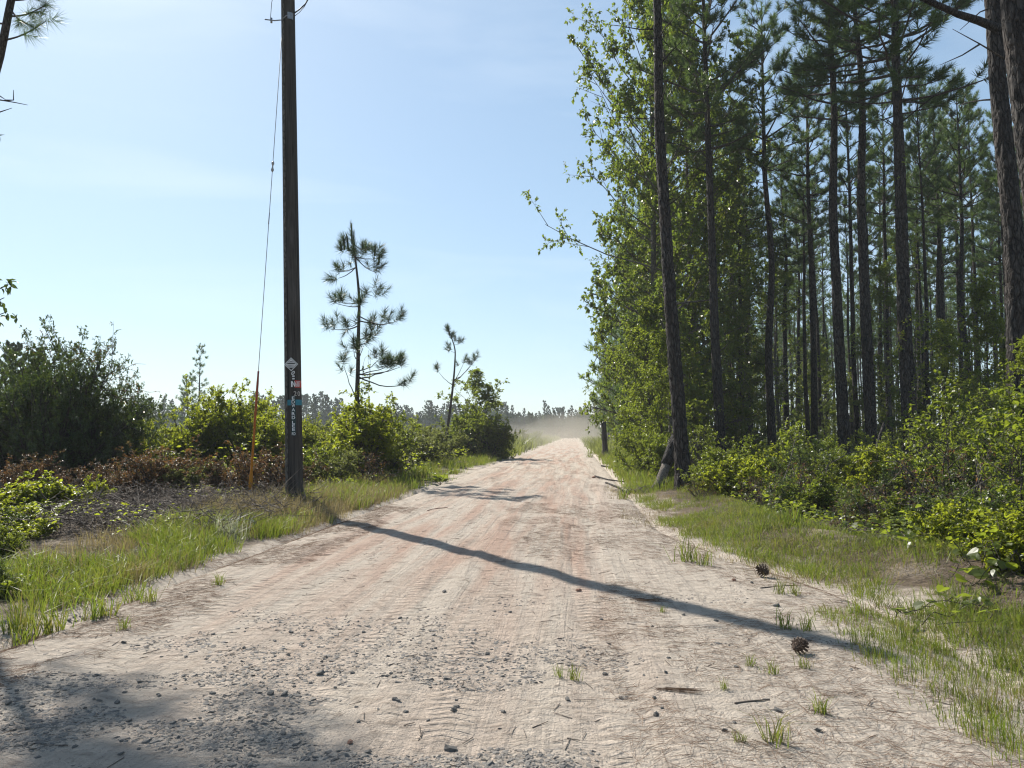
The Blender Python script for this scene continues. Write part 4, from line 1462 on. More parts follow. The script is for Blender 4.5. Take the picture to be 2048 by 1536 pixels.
G_L = 'bushes beside the cleared field'
for a in (
        (25, 23.5, 3.7, 'dark', 'big dark glossy bush at the picture edge, first of the tall dark clump', 0.8, 0),
        (118, 22.0, 4.15, 'dark', 'tallest dark glossy bush of the clump, with thin twigs arching out of its top', 0.74, 1),
        (190, 22.8, 3.0, 'dark', 'dark glossy bush at the sky side of the tall clump', 0.62, 0),
        (262, 25.0, 2.1, 'bright', 'small light green bush under the twigs of the dark clump', 1.0, 0),
        (318, 26.0, 1.9, 'bright', 'light green bush between the dark clump and the taller bright bushes', 1.1, 1),
        (372, 25.5, 2.0, 'bright', 'low rounded yellow-green bush in front of the far lone pine', 1.1, 2),
        (428, 26.0, 2.9, 'bright', 'tall yellow-green bush with feathery top, right under the far lone pine', 0.9, 0),
        (486, 26.5, 3.05, 'bright', 'tall yellow-green bush just behind the orange wire guard', 0.95, 1),
        (540, 25.5, 2.3, 'bright', 'yellow-green bush between the orange guard and the utility pole', 1.0, 2),
        (612, 27.5, 1.85, 'bright', 'light green bush showing just past the utility pole', 1.1, 0),
        (655, 28.5, 1.8, 'olive', 'dull green bush between the utility pole and the round bush', 1.0, 1),
        (725, 24.2, 2.75, 'bright', 'round vine-covered green bush at the foot of the tall young pine', 1.15, 1),
        (768, 24.8, 2.35, 'mid', 'darker shaded side bush joined to the round bush by the young pine', 1.0, 1),
        (690, 25.0, 1.8, 'bright', 'lighter bush on the pole side of the young pine', 1.0, 2),
        (630, 20.5, 1.2, 'mid', 'knee-high green weeds bush close behind the utility pole', 1.2, 0),
        (668, 20.0, 1.0, 'olive', 'dull low bush in dry weeds before the round bush', 1.1, 2),
        (735, 20.5, 0.9, 'bare', 'brown leafless low bush before the round bush', 1.2, 0),
        (790, 25.0, 0.9, 'olive', 'low dull bush at the road side of the round bush', 1.1, 0),
        (835, 33.0, 1.8, 'olive', 'dull green bush behind and beyond the round bush', 1.2, 1),
        (868, 36.0, 1.9, 'olive', 'dull green bush just before the leaning small pine', 1.0, 2),
        (935, 45.0, 3.0, 'mid', 'dusty green bush around the foot of the thin sapling', 1.0, 0),
        (975, 44.0, 2.7, 'mid', 'dusty green bush nearest the road with grey stems showing', 1.0, 1),
        (908, 47.0, 2.3, 'olive', 'dusty bush behind the leaning small pine', 1.1, 0),
        (998, 45.5, 2.4, 'mid', 'last dusty bush of the roadside clump, dead sticks at its foot', 0.8, 2),
        (30, 17.6, 0.8, 'rust', 'brown withered bush at the picture edge under the dark clump', 1.2, 0),
        (92, 17.2, 0.9, 'red', 'dark red-brown withered bush under the tallest dark bush', 1.2, 0),
        (170, 16.6, 0.75, 'red', 'low red-brown withered bush before the black shade of the clump', 1.2, 1),
        (262, 17.5, 1.0, 'rust', 'brown withered bush at the end of the black shade', 1.1, 1),
        (318, 17.6, 1.2, 'rust', 'brightest orange-brown withered bush', 1.25, 0),
        (378, 17.8, 0.8, 'olive', 'dull half-green bush beside the orange-brown one', 1.2, 1),
        (440, 18.0, 0.75, 'red', 'purplish brown withered bush midway to the orange guard', 1.2, 0),
        (492, 18.2, 1.1, 'rust', 'brown withered bush just behind the orange guard', 1.1, 1),
        (545, 17.4, 1.15, 'red', 'crimson-brown withered bush between the guard and the utility pole', 1.1, 1),
        (12, 13.2, 0.62, 'low', 'low yellow-green weed bush at the picture edge above the brush', 1.3, 0),
        (70, 13.6, 0.58, 'low', 'low sunlit weed bush beside the dead brush', 1.3, 1),
        (122, 14.2, 0.5, 'low', 'small sunlit weed bush at the end of the dead brush', 1.2, 0),
        (28, 11.0, 0.36, 'low', 'low weed bush in front of the dead brush, second from the picture edge', 1.3, 1),
        (-10, 10.4, 0.40, 'near', 'shaded low bush at the picture edge in front of the dead brush', 1.3, 2),
        (78, 10.2, 0.28, 'low', 'flat little weed bush between the dead brush and the tall grass', 1.4, 0),
        (185, 15.2, 0.45, 'low', 'tiny green sprig bush before the black shade', 0.9, 1),
        (5, 8.6, 0.36, 'near', 'shaded low bush in the grass at the lower picture edge', 1.0, 0),
        (-10, 6.8, 0.28, 'near', 'shaded leafy weed at the very corner of the verge', 1.0, 1)):
    px, Y, h, kind, lab, wd, i = a
    put_shrub(px, Y, h, kind, lab, G_L, wd, i)

# long thin twigs arching out of the tallest dark bush, a sapling of their own
mb = MB('thin_bark'); mbl = MB('leaf_rust')
T0, T1 = [], []
for (x0, y0, x1, y1) in ((180, 760, 285, 716), (150, 740, 222, 680), (190, 770, 275, 745), (130, 740, 160, 690), (90, 730, 50, 672), (170, 745, 200, 690), (200, 780, 292, 766), (210, 790, 270, 790), (110, 735, 94, 668)):
    a, b = np.array(at_depth(x0, y0, 22)), np.array(at_depth(x1, y1, 21.5))
    d = b - a
    br = bend(a, d / np.linalg.norm(d), np.linalg.norm(d), 6, -0.05, 0.05, 0.04)
    tube(mb, br, np.linspace(0.012, 0.004, 6), 4, 0)
    for k in range(9):
        p, dd = along(br, RNG.uniform(0.3, 1))
        e = p + unit(dd + RNG.normal(0, 0.6, 3)) * RNG.uniform(0.1, 0.3)
        T0.append(p); T1.append(e)
sticks(mb, T0, T1, 0.005, 0.003, 0)
P, D = branch_leaves(T0, T1, 3)
leaves(mbl, P, D, 0.075, 0.03, 0)
root = base_at(165, 22)
tw = empty('bare_sapling', root, 'nearly leafless sapling whose thin twigs arch against the sky from the dark clump', 'sapling')
tube(mb, [np.array(root) + [0, 0, -0.1], np.array(root) + [0.05, 0, 1.2], np.array(at_depth(160, 770, 22))], [0.03, 0.024, 0.012], 6, 0)
for nm, mm in (('branches', mb), ('leaves', mbl)):
    o = ob(nm, mm.mesh(nm), tw); o.matrix_parent_inverse = Matrix.Translation(-root)

# field scrub beyond, both sides of the road
for k in range(120):
    s0 = 30 + 175 * RNG.random() ** 1.4
    l0 = -6.5 - RNG.random() ** 1.3 * (10 + s0 * 0.55)
    x, y = sl_to_xy(s0, l0)
    if y < 29:
        continue
    h = RNG.uniform(0.9, 2.3)
    kind = RNG.choice(['olive', 'olive', 'mid', 'bright'])
    kk = h / HT[kind]
    inst(SH[kind][RNG.integers(3)], 'field_bush', (x, y, gz(x, y)), 'dull green bush scattered over the hazy cleared field', 'bush', 'bushes over the cleared field', RNG.uniform(0, 6.28), (kk * 1.2, kk * 1.2, kk))

G_R = 'leafy bushes at the foot of the pines'
for a in (
        (1425, 17.2, 1.05, 'near', 'dark green bush right beside the foot of the corner pine', 1.1, 0),
        (1490, 15.8, 0.95, 'nearb', 'sunlit broad-leaved bush beyond the corner pine foot', 1.1, 0),
        (1452, 20.5, 1.15, 'mid', 'shaded bush between the corner pine and the next trunk', 1.0, 0),
        (1550, 19.0, 1.05, 'nearb', 'bright bush below the lone mid-distance pine', 1.0, 1),
        (1610, 17.5, 1.2, 'near', 'bush with dark crooked stems below the leaf-sprayed pine', 1.0, 1),
        (1560, 13.9, 0.7, 'near', 'low dark bush in front of the bright bush', 1.3, 2),
        (1640, 13.4, 0.75, 'near', 'low shiny bush along the ditch', 1.3, 0),
        (1672, 19.5, 1.1, 'mid', 'yellowish bush at the foot of the thick pair of pines', 1.0, 1),
        (1735, 17.2, 1.2, 'nearb', 'bush hiding the foot of the near twin pine', 1.0, 0),
        (1712, 12.2, 0.6, 'near', 'low bush beside the bare patch of the ditch', 1.3, 1),
        (1790, 15.0, 0.95, 'near', 'bush before the vine-clad pine', 1.0, 2),
        (1850, 16.5, 1.15, 'mid', 'tall bush on the far side of the vine-clad pine', 1.0, 2),
        (1905, 14.5, 1.15, 'near', 'spreading dark leafy bush between the vine-clad pine and the massive one', 1.1, 0),
        (1960, 13.0, 1.25, 'near', 'dense bush by the foot of the massive pine', 1.1, 1),
        (1800, 11.2, 0.6, 'near', 'low leafy bush on the bank of the ditch', 1.2, 0),
        (1870, 10.2, 0.7, 'near', 'leafy bush on the bank with fine small leaves', 1.2, 2),
        (1945, 10.0, 0.75, 'near', 'dark shaded bush rising over the vines', 1.1, 1),
        (2010, 9.4, 0.8, 'near', 'bush before the closest trunk', 1.1, 0),
        (2060, 8.6, 0.8, 'near', 'tall bush cut by the picture edge', 1.1, 2),
        (2010, 7.8, 0.6, 'nearb', 'sunlit low bush above the trailing vines', 1.2, 1),
        (1930, 8.3, 0.62, 'nearb', 'sunlit little bush at the edge of the verge grass', 1.2, 0),
        (2055, 6.9, 0.6, 'nearb', 'sunlit bush at the picture edge over the verge', 1.2, 1),
        (1320, 22.0, 1.5, 'mid', 'green bush by the broken log on its road side', 0.9, 1),
        (1285, 26.0, 1.7, 'mid', 'green bush under the tallest leafy tree', 1.0, 2),
        (1300, 31.0, 2.0, 'mid', 'green bush under the overhanging tree', 1.0, 0),
        (1300, 38.0, 2.0, 'bright', 'yellow-green bush behind the short post', 1.0, 1),
        (1252, 60.0, 2.4, 'mid', 'green bush just behind the short post', 0.9, 2)):
    px, Y, h, kind, lab, wd, i = a
    put_shrub(px, Y, h, kind, lab, G_R, wd, i)

for px, Y, h, lab in ((1520, 13.2, 0.6, 'brown leafless low bush before the low dark bush at the ditch'), (1690, 10.8, 0.5, 'dead brown bush in the bare patch of the ditch'), (1755, 11.6, 0.7, 'dead twiggy bush on the ditch bank before the thick pines'),
                      (1830, 12.6, 1.1, 'tall dead twiggy bush among leaves before the vine-clad pine'), (1925, 11.2, 1.3, 'dead twiggy bush standing in the leaves below the lit gap'), (1590, 15.2, 0.9, 'dead twiggy bush by the dark-stemmed sapling'), (1400, 15.9, 0.5, 'dead brown weeds bush before the corner pine')):
    put_shrub(px, Y, h, 'bare', lab, G_R, 1.1)
for k in range(215):
    s0 = 14 + 75 * RNG.random() ** 1.2
    l0 = 5.2 + RNG.random() * (4 + s0 * 0.75)
    x, y = sl_to_xy(s0, l0)
    px = CX + x / y * F_PX
    if px > 2200 or px < 1330 or y < 20:
        continue
    h = RNG.uniform(0.5, 1.0) + y * 0.010 * RNG.random() + (0.9 if RNG.random() < 0.15 and y > 28 else 0) + (0.15 if px > 1840 else 0)
    kind = RNG.choice(['mid', 'bright', 'bright', 'near'])
    kk = h / HT[kind]
    inst(SH[kind][RNG.integers(len(SH[kind]))], 'understorey_bush', (x, y, gz(x, y)), 'leafy green understorey bush among the shaded pine trunks', 'bush', 'understorey bushes among the pines', RNG.uniform(0, 6.28), (kk * 1.25, kk * 1.25, kk))

# ================================================================== YOUNG PINES IN THE CLEARING (branches as parts)
def young_pine(name, base, spine_px, Y, r0, brs, label, top_tufts, nl=0.29, nw=0.012, nn=74):
    """spine_px: picture points up the stem; brs: (start fraction, end px, end py, depth change, tufts)"""
    e = empty(name, base, label, 'pine tree')
    inv = Matrix.Translation(-base)
    pts = [np.array(base) + np.array([0, 0, -0.15])] + [np.array(at_depth(x, y, Y)) for x, y in spine_px]
    P = np.array(pts)
    d = np.concatenate([[0], np.cumsum(np.linalg.norm(np.diff(P, axis=0), axis=1))])
    tt = np.linspace(0, d[-1], 40)
    path = np.stack([np.interp(tt, d, P[:, i]) for i in range(3)], 1)
    k = np.array([0.25, 0.5, 0.25])
    for _ in range(2):
        path[1:-1] = path[:-2] * 0.25 + path[1:-1] * 0.5 + path[2:] * 0.25
    mb = MB('thin_bark')
    tube(mb, path, r0 * np.linspace(1, 0.16, 40) ** 0.8, 10, 0, True, lambda th, z: 1 + 0.12 * (fbm(th * 1.5, z * 3 + 0 * th, 77, 2) - 0.5))
    o = ob('trunk', mb.mesh('trunk'), e); o.matrix_parent_inverse = inv
    for f, ex, ey, dy, nt_ in brs:
        p0, _ = along(path, f)
        p3 = np.array(at_depth(ex, ey, Y + dy))
        dvec = p3 - p0; ln = np.linalg.norm(dvec)
        t = np.linspace(0, 1, 8)[:, None]
        br = p0 + dvec * t
        br[:, 2] += -0.08 * ln * np.sin(np.pi * t[:, 0]) * (1 if ey < 900 else 0)
        br += np.cumsum(RNG.normal(0, 0.015 * ln, (8, 3)) * (t * (1 - t) * 4), 0)
        mb = MB('thin_bark')
        tube(mb, br, np.linspace(0.012 + 0.010 * ln, 0.007, 8), 6, 0)
        bo = ob('branch', mb.mesh('branch'), e); bo.matrix_parent_inverse = inv
        mn = MB('needles_young')
        TP, TD, TS = [], [], []
        for j in range(nt_):
            u = 1.0 if j == 0 else RNG.uniform(0.62, 0.98)
            p, dd = along(br, u)
            sd = unit(dd * 0.6 + RNG.normal(0, 0.45, 3) + np.array([0, 0, 0.55]))
            q = p + sd * (0.04 if j == 0 else RNG.uniform(0.06, 0.28))
            TP.append(q); TD.append(unit(sd + np.array([0, 0, 0.6]))); TS.append(RNG.uniform(0.18, 0.34))
        needles(mn, np.array(TP), np.array(TD), nn, nl, np.array(TS), nw, 0, 0.25, 1.5, 0.12)
        no = ob('needles', mn.mesh('needles'), bo); no.matrix_parent_inverse = Matrix.Identity(4)
    TP, TD, TS = [], [], []
    for (x, y, dx, s_) in top_tufts:
        TP.append(np.array(at_depth(x, y, Y))); TD.append(unit(np.array([dx, RNG.normal(0, 0.1), 1.0]))); TS.append(s_)
    mn = MB('needles_young')
    needles(mn, np.array(TP), np.array(TD), nn + 40, nl * 0.8, np.array(TS), nw, 0, 0.12, 1.15, 0.05)
    # slender candles of the season's growth
    o = ob('leader_shoots', mn.mesh('leader_shoots'), e); o.matrix_parent_inverse = inv
    for (x, y, dx, s_) in top_tufts:
        mc = MB('needles_young')
        p = np.array(at_depth(x, y, Y)); dd = unit(np.array([dx, 0, 1.0]))
        tube(mc, [p, p + dd * s_ * 0.6, p + dd * s_ * 1.15], [0.03, 0.035, 0.012], 6, 0)
        o = ob('candle', mc.mesh('candle'), e); o.matrix_parent_inverse = inv
    return e


yb = base_at(712, 24.0)
young_pine('young_pine', yb, [(714, 800), (716, 730), (717, 660), (719, 600), (715, 555), (711, 520), (706, 480)], 24.0, 0.098, [
    (0.93, 760, 515, 0.3, 6), (0.93, 752, 545, -0.2, 5), (0.885, 676, 556, -0.3, 5), (0.885, 670, 545, 0.1, 2), (0.80, 748, 592, 0.2, 6), (0.76, 718, 612, -0.6, 6), (0.72, 672, 606, -0.2, 5), (0.74, 684, 606, 0.3, 3),
    (0.66, 797, 636, 0.4, 5), (0.68, 776, 648, -0.4, 3), (0.64, 655, 660, 0.3, 6), (0.66, 697, 655, -0.7, 5), (0.58, 752, 662, 0.2, 7), (0.56, 742, 680, -0.5, 5), (0.5, 712, 698, -0.9, 6), (0.5, 728, 694, 0.7, 3),
    (0.44, 802, 738, 0.2, 8), (0.43, 812, 772, -0.5, 4), (0.45, 762, 712, 0.4, 5), (0.44, 776, 730, -0.2, 6), (0.42, 796, 728, 0.6, 6), (0.34, 688, 732, -0.2, 5), (0.985, 690, 505, 0.1, 4), (0.985, 726, 500, 0.2, 3), (0.97, 720, 512, -0.4, 6), (0.97, 704, 520, 0.4, 5)],
    'tall young pine with sparse tufted branches, standing alone against the sky', [
        (707, 512, 0.0, 0.75), (704, 488, -0.03, 0.6), (697, 502, -0.12, 0.5), (689, 500, -0.10, 0.42), (682, 502, -0.05, 0.2), (731, 506, 0.03, 0.3), (749, 512, 0.05, 0.3), (757, 530, 0.1, 0.25)])
lb = base_at(886, 43.0)
young_pine('small_leaning_pine', lb, [(893, 870), (900, 820), (905, 780), (909, 740), (911, 700), (905, 680), (899, 665)], 43.0, 0.105, [
    (0.90, 918, 688, 0.2, 4), (0.84, 902, 702, -0.3, 4), (0.62, 954, 716, 0.4, 4), (0.61, 928, 722, -0.2, 3), (0.60, 942, 732, 0.3, 4), (0.58, 874, 740, -0.3, 4), (0.99, 899, 666, 0.0, 4), (0.985, 906, 674, 0.2, 3)],
    'small leaning pine with few tufts, by the road edge beyond the tall young pine', [(899, 672, -0.1, 0.3), (902, 678, 0.2, 0.3)], 0.32, 0.02, 50)
# thin leafy sapling beside it
sap = broadleaf(6.0, 1.7, 0.05, 0.2, 26, 6, 4, 9, (0.16, 0.10), 'leaf_mid', 'thin_bark')
b = base_at(946, 46.5)
inst(sap, 'sapling', b, 'thin leafy sapling with open sprays just behind the small leaning pine', 'sapling', None, 0.6, (1.05, 1.05, 0.88))
b = base_at(972, 45.5)
inst(sap, 'sapling', b, 'shorter leafy sapling on the road side of the open one', 'sapling', None, 2.6, 0.72)

# vine hanging from the tall young pine
mb = MB('thin_bark'); ml = MB('leaf_mid')
T0, T1 = [], []
for x0, y0, x1, y1 in ((742, 705, 733, 800), (738, 700, 738, 770), (722, 775, 756, 780), (730, 715, 724, 800)):
    a, b2 = np.array(at_depth(x0, y0, 23.8)), np.array(at_depth(x1, y1, 23.7))
    t = np.linspace(0, 1, 8)[:, None]
    br = a + (b2 - a) * t + np.cumsum(RNG.normal(0, 0.02, (8, 3)), 0)
    tube(mb, br, 0.005, 4, 0)
    for k in range(7):
        p, dd = along(br, RNG.random()); T0.append(p); T1.append(p + RNG.normal(0, 0.06, 3))
P, D = branch_leaves(T0, T1, 3)
leaves(ml, P, D, 0.09, 0.07, 0)
ve = empty('hanging_vine', yb, 'loose vine with few leaves dangling from the tall young pine', 'vine')
for nm, mm in (('stem', mb), ('foliage', ml)):
    o = ob(nm, mm.mesh(nm), ve); o.matrix_parent_inverse = Matrix.Translation(-yb)

# far lone pines over the field
b = base_at(397, 92)
inst(far_pine(12.3, 0.38, 1.5, 0.75, 0.9, 0.06, 16, 0.14), 'lone_pine', b, 'tall thin lone pine far over the field, highest above the bushes', 'pine tree', None, 0.5)
b = base_at(371, 96)
inst(far_pine(8.2, 0.22, 2.6, 0.6, 1.1, 0.07, 16, 0.14), 'lone_pine', b, 'broader shorter pine just beside the tall thin lone pine', 'pine tree', None, 1.5)
for px, Y, sc, pr, lab in ((300, 110, 0.50, 1, 'small far pine spire left of the lone pair'), (318, 118, 0.44, 3, 'smaller far pine next to the small far spire'), (70, 60, 0.62, 1, 'hazy dark pine top behind the tall dark bush'), (20, 66, 0.70, 2, 'hazy pine crown at the picture edge behind the dark clump')):
    b = base_at(px, Y)
    inst(horizon_pines[pr], 'far_pine', b, lab, 'pine tree', None, RNG.uniform(0, 6), sc)

# ================================================================== HORIZON TREELINE
G_H = 'trees of the hazy treeline'
for k in range(150):
    px = 150 + 1060 * (k + RNG.random()) / 150
    Y = RNG.uniform(190, 290)
    x = (px - CX) / F_PX * Y
    want = 20 + 10 * vnoise(np.array([px * 0.02]), np.array([0.0]), 5)[0] + (16 if RNG.random() < 0.12 else 0) * RNG.random() + RNG.uniform(0, 9)
    if 505 < px < 690:
        want += 16
    h = EYE + want * Y / F_PX * 1.6
    inst(horizon_pines[RNG.integers(4)], 'treeline_pine', (x, Y, 0), 'hazy pine of the grey treeline along the horizon', 'pine tree', G_H, RNG.uniform(0, 6.28), h / 13.0)
# the wood behind them that reads as one mass
mb = MB('far_foliage')
n = 52000
px = RNG.uniform(-150, 1300, n); Y = RNG.uniform(270, 330, n)
x = (px - CX) / F_PX * Y
hh = 6.0 + 4.0 * fbm(px * 0.03, Y * 0 + 3, 15, 3)
P = np.stack([x, Y, RNG.random(n) * hh], 1)
leaves(mb, P, RNG.normal(0, 1, (n, 3)), 1.7, 1.2, 0)
stuff('far_woods', mb.mesh('far_woods'), 'solid grey-green mass of far woods closing the field', 'woods')

# ================================================================== UNSEEN-TRUNK TREES AT THE PICTURE EDGE (they shade the lower corner)
# young pine whose stem enters the top corner
b0 = Vector((-9.6, 12.6, gz(-9.6, 12.6)))
tp = empty('leaning_pine', b0, 'slender pine leaning into the top corner of the picture with long drooping needles', 'pine tree')
mb = MB('thin_bark')
pA, pB, pC = np.array(at_depth(-60, 330, 12.5)), np.array(at_depth(2, 105, 12.4)), np.array(at_depth(22, 0, 12.3))
pD = pC + (pC - pB) * 1.6 + np.array([0.35, -0.1, 1.2]); pE = pD + np.array([0.1, 0, 2.0])
Pth = np.array([np.array(b0) + [0, 0, -0.2], np.array(b0) * 0.45 + pA * 0.55, pA, pB, pC, pD, pE])
d = np.concatenate([[0], np.cumsum(np.linalg.norm(np.diff(Pth, axis=0), axis=1))]); tt = np.linspace(0, d[-1], 40)
path = np.stack([np.interp(tt, d, Pth[:, i]) for i in range(3)], 1)
tube(mb, path, 0.11 * np.linspace(1, 0.12, 40) ** 0.7, 10, 0)
inv = Matrix.Translation(-b0)
o = ob('trunk', mb.mesh('trunk'), tp); o.matrix_parent_inverse = inv
frac_c = d[4] / d[-1]
blist = [(d[3] / d[-1] + 0.015, (92, 42)), (frac_c - 0.02, (88, 12)), (frac_c - 0.01, (60, 50)), (frac_c, (98, -20)), (frac_c - 0.05, (-40, 60)), (frac_c - 0.03, (-60, 20)), (frac_c + 0.02, (-50, -40))]
for f, (ex, ey) in blist:
    p0, _ = along(path, min(f, 0.97)); p3 = np.array(at_depth(ex, ey, 12.2 + RNG.normal(0, 0.35)))
    t = np.linspace(0, 1, 7)[:, None]
    br = p0 + (p3 - p0) * t; br[:, 2] -= 0.06 * np.sin(np.pi * t[:, 0])
    mb = MB('thin_bark'); tube(mb, br, np.linspace(0.018, 0.007, 7), 6, 0)
    bo = ob('branch', mb.mesh('branch'), tp); bo.matrix_parent_inverse = inv
    TP, TD = [], []
    for j in range(7):
        p, dd = along(br, 1.0 if j == 0 else RNG.uniform(0.45, 1.0))
        TP.append(p); TD.append(unit(dd + RNG.normal(0, 0.4, 3)))
    mn = MB('needles'); needles(mn, np.array(TP), np.array(TD), 46, 0.26, 0.2, 0.006, 0, 0.3, 1.4, 0.35)
    no = ob('needles', mn.mesh('needles'), bo); no.matrix_parent_inverse = Matrix.Identity(4)
# its crown above the frame
TP, TD = [], []
mb = MB('thin_bark', 'needles')
for j in range(125):
    f = RNG.uniform(frac_c + 0.03, 0.98)
    p0, _ = along(path, f)
    az = RNG.uniform(0, 6.28); ln = RNG.uniform(0.5, 1.55) * (1.15 - 0.6 * (f - frac_c) / (1 - frac_c))
    ln *= 0.45 if math.cos(az) < -0.1 else 0.9
    dd = unit(np.array([math.cos(az), math.sin(az), 0.35]))
    br = bend(p0, dd, ln, 5, 0.15)
    tube(mb, br, np.linspace(0.02, 0.006, 5), 5, 0)
    for q_ in range(7):
        p, d2 = along(br, RNG.uniform(0.35, 1)); TP.append(p + RNG.normal(0, 0.12, 3)); TD.append(unit(d2 + RNG.normal(0, 0.5, 3) + np.array([0, 0, 0.4])))
needles(mb, np.array(TP), np.array(TD), 40, 0.28, 0.2, 0.010, 1, 0.3, 1.3, 0.2)
o = ob('crown', mb.mesh('crown'), tp); o.matrix_parent_inverse = inv

# leafy tree whose branch tips enter at the picture edge
b1 = Vector((-8.2, 9.6, gz(-8.2, 9.6)))
lt_ = empty('edge_tree', b1, 'leafy tree beyond the picture edge whose branch tips and bare twigs poke into the sky', 'tree')
inv = Matrix.Translation(-b1)
mb = MB('grey_bark')
tube(mb, [np.array(b1) + [0, 0, -0.2], np.array(b1) + [0.1, 0, 2], np.array(b1) + [-0.05, 0.1, 4.2], np.array(b1) + [0.05, 0.1, 6.4]], [0.1, 0.085, 0.06, 0.02], 9, 0)
o = ob('trunk', mb.mesh('trunk'), lt_); o.matrix_parent_inverse = inv
mb = MB('thin_bark'); ml = MB('leaf_dark')
T0, T1 = [], []
for (z0, ex, ey) in ((2.6, 12, 580), (2.4, 14, 632), (2.5, 8, 604)):
    p0 = np.array(b1) + [0.05, 0, z0]; p3 = np.array(at_depth(ex, ey, 8.6))
    br = bend(p0, unit(p3 - p0), np.linalg.norm(p3 - p0), 6, 0.02)
    tube(mb, br, np.linspace(0.02, 0.005, 6), 5, 0)
    for k in range(16):
        p, dd = along(br, RNG.uniform(0.3, 1.0)); T0.append(p); T1.append(p + unit(dd + RNG.normal(0, 0.6, 3)) * 0.14)
P, D = branch_leaves(T0, T1, 3); D[:, 2] -= 0.4
leaves(ml, P, D, 0.085, 0.045, 0, 0.2, True)
T0, T1 = [], []
for (pts) in (((-60, 210), (0, 200), (30, 205), (55, 210)), ((-50, 240), (0, 224), (24, 216)), ((10, 201), (27, 200), (27, 180)), ((-40, 180), (0, 192), (12, 200))):
    tube(mb, [np.array(at_depth(x_, y_, 8.8)) for x_, y_ in pts], np.linspace(0.012, 0.003, len(pts)), 5, 0)
tube(mb, [np.array(b1) + [0.02, 0, 4.6], np.array(at_depth(-60, 212, 8.8))], [0.03, 0.014], 5, 0)
o = ob('branches', mb.mesh('branches'), lt_); o.matrix_parent_inverse = inv
# rest of the crown, outside the frame on its far side
T0, T1 = [], []
for k in range(900):
    a = RNG.uniform(0, 6.28); r = 1.9 * math.sqrt(RNG.random()); z = RNG.uniform(2.0, 6.8)
    p = np.array(b1) + [math.cos(a) * r * 0.8 - 0.7, math.sin(a) * r, z]
    lim = (-1024.0 - 60) / F_PX * p[1]
    if p[0] > lim:
        p[0] = lim - RNG.random() * 0.8
    T0.append(p); T1.append(p + RNG.normal(0, 0.15, 3))
P, D = branch_leaves(T0, T1, 7)
leaves(ml, P, D, 0.10, 0.055, 0)
o = ob('foliage', ml.mesh('foliage'), lt_); o.matrix_parent_inverse = inv

# ================================================================== LOG, STUBS, BRUSH
b = base_at(1316, 20.2)
p1 = np.array(at_depth(1352, 872, 20.6)) - np.array(b)
le = empty('broken_log', b, 'broken leaning log with pale weathered lower end, propped behind the corner pine', 'log')
mb = MB('pine_bark')
mid = p1 * 0.45
tube(mb, [mid, mid * 1.3 + [0.02, 0, 0.02], p1 * 0.8, p1], [0.15, 0.16, 0.15, 0.12], 14, 0, True, lambda th, z: 1 + 0.2 * (fbm(th * 2, z * 6 + 0 * th, 8, 2) - 0.5))
ob('bark', mb.mesh('bark'), le)
mb = MB('dead_wood')
tube(mb, [p1 * -0.05, p1 * 0.1, p1 * 0.3, p1 * 0.47], [0.20, 0.15, 0.125, 0.125], 14, 0, True, lambda th, z: 1 + 0.22 * (fbm(th * 2.5, z * 2 + 0 * th, 18, 2) - 0.5))
ob('bare_wood', mb.mesh('bare_wood'), le)
mb = MB('pine_bark')
b = base_at(1742, 20.5)
tube(mb, [np.array(b) + [0, 0, -0.1], np.array(at_depth(1752, 900, 20.6)), np.array(at_depth(1768, 846, 20.8))], [0.06, 0.055, 0.035], 9, 0)
tag(ob('leaning_stub', mb.mesh('leaning_stub')), 'dark broken stub leaning among leaves beside the vine-clad pine', 'stub')
mb = MB('dead_wood')
b = base_at(1967, 11.6)
tube(mb, [np.array(b) + [0, 0, -0.1], np.array(at_depth(1964, 940, 11.6)), np.array(at_depth(1962, 916, 11.6))], [0.035, 0.03, 0.022], 8, 0, True, lambda th, z: 1 + 0.2 * (fbm(th * 2, z * 8 + 0 * th, 4, 2) - 0.5))
tag(ob('bare_stub', mb.mesh('bare_stub')), 'pale barkless stub sticking up out of the leaves by the massive pine', 'stub')
for (pts, lab) in (
        ([(1852, 944), (1885, 935), (1925, 948)], 'pale fallen stick lying over the leaves beyond the vine-clad pine'),
        ([(1815, 872), (1828, 855), (1840, 838)], 'pale forked stick leaning on the foot of the vine-clad pine')):
    mb = MB('dead_wood')
    tube(mb, [np.array(at_depth(x_, y_, 17.0 if pts[0][1] > 900 else 22.5)) for x_, y_ in pts], [0.022, 0.018, 0.010], 7, 0)
    tag(ob('stick', mb.mesh('stick')), lab, 'stick')
for pts, Y, r, lab in ((((1655, 930), (1700, 905), (1745, 900)), 15.5, 0.016, 'bare grey branch arching over leaves before the thick pine pair'), (((1880, 1060), (1930, 985), (1990, 950)), 9.4, 0.010, 'thin bare branch slanting over the bank bushes before the lit gap'),
                       (((1990, 1110), (1965, 1010), (1950, 915)), 8.6, 0.007, 'thin upright dead stem among the bushes near the closest trunk'), (((1560, 980), (1580, 925), (1592, 870)), 14.6, 0.012, 'dark crooked dead stem before the leaf-sprayed pine')):
    mb = MB('dead_wood')
    P = [np.array(at_depth(x_, y_, Y)) for x_, y_ in pts]
    P.insert(0, np.array([P[0][0] - 0.1, P[0][1] + 0.1, sz(P[0][0], P[0][1]) - 0.05]))
    tube(mb, P, np.linspace(r, r * 0.4, len(P)), 6, 0)
    tag(ob('dead_branch', mb.mesh('dead_branch')), lab, 'branch')
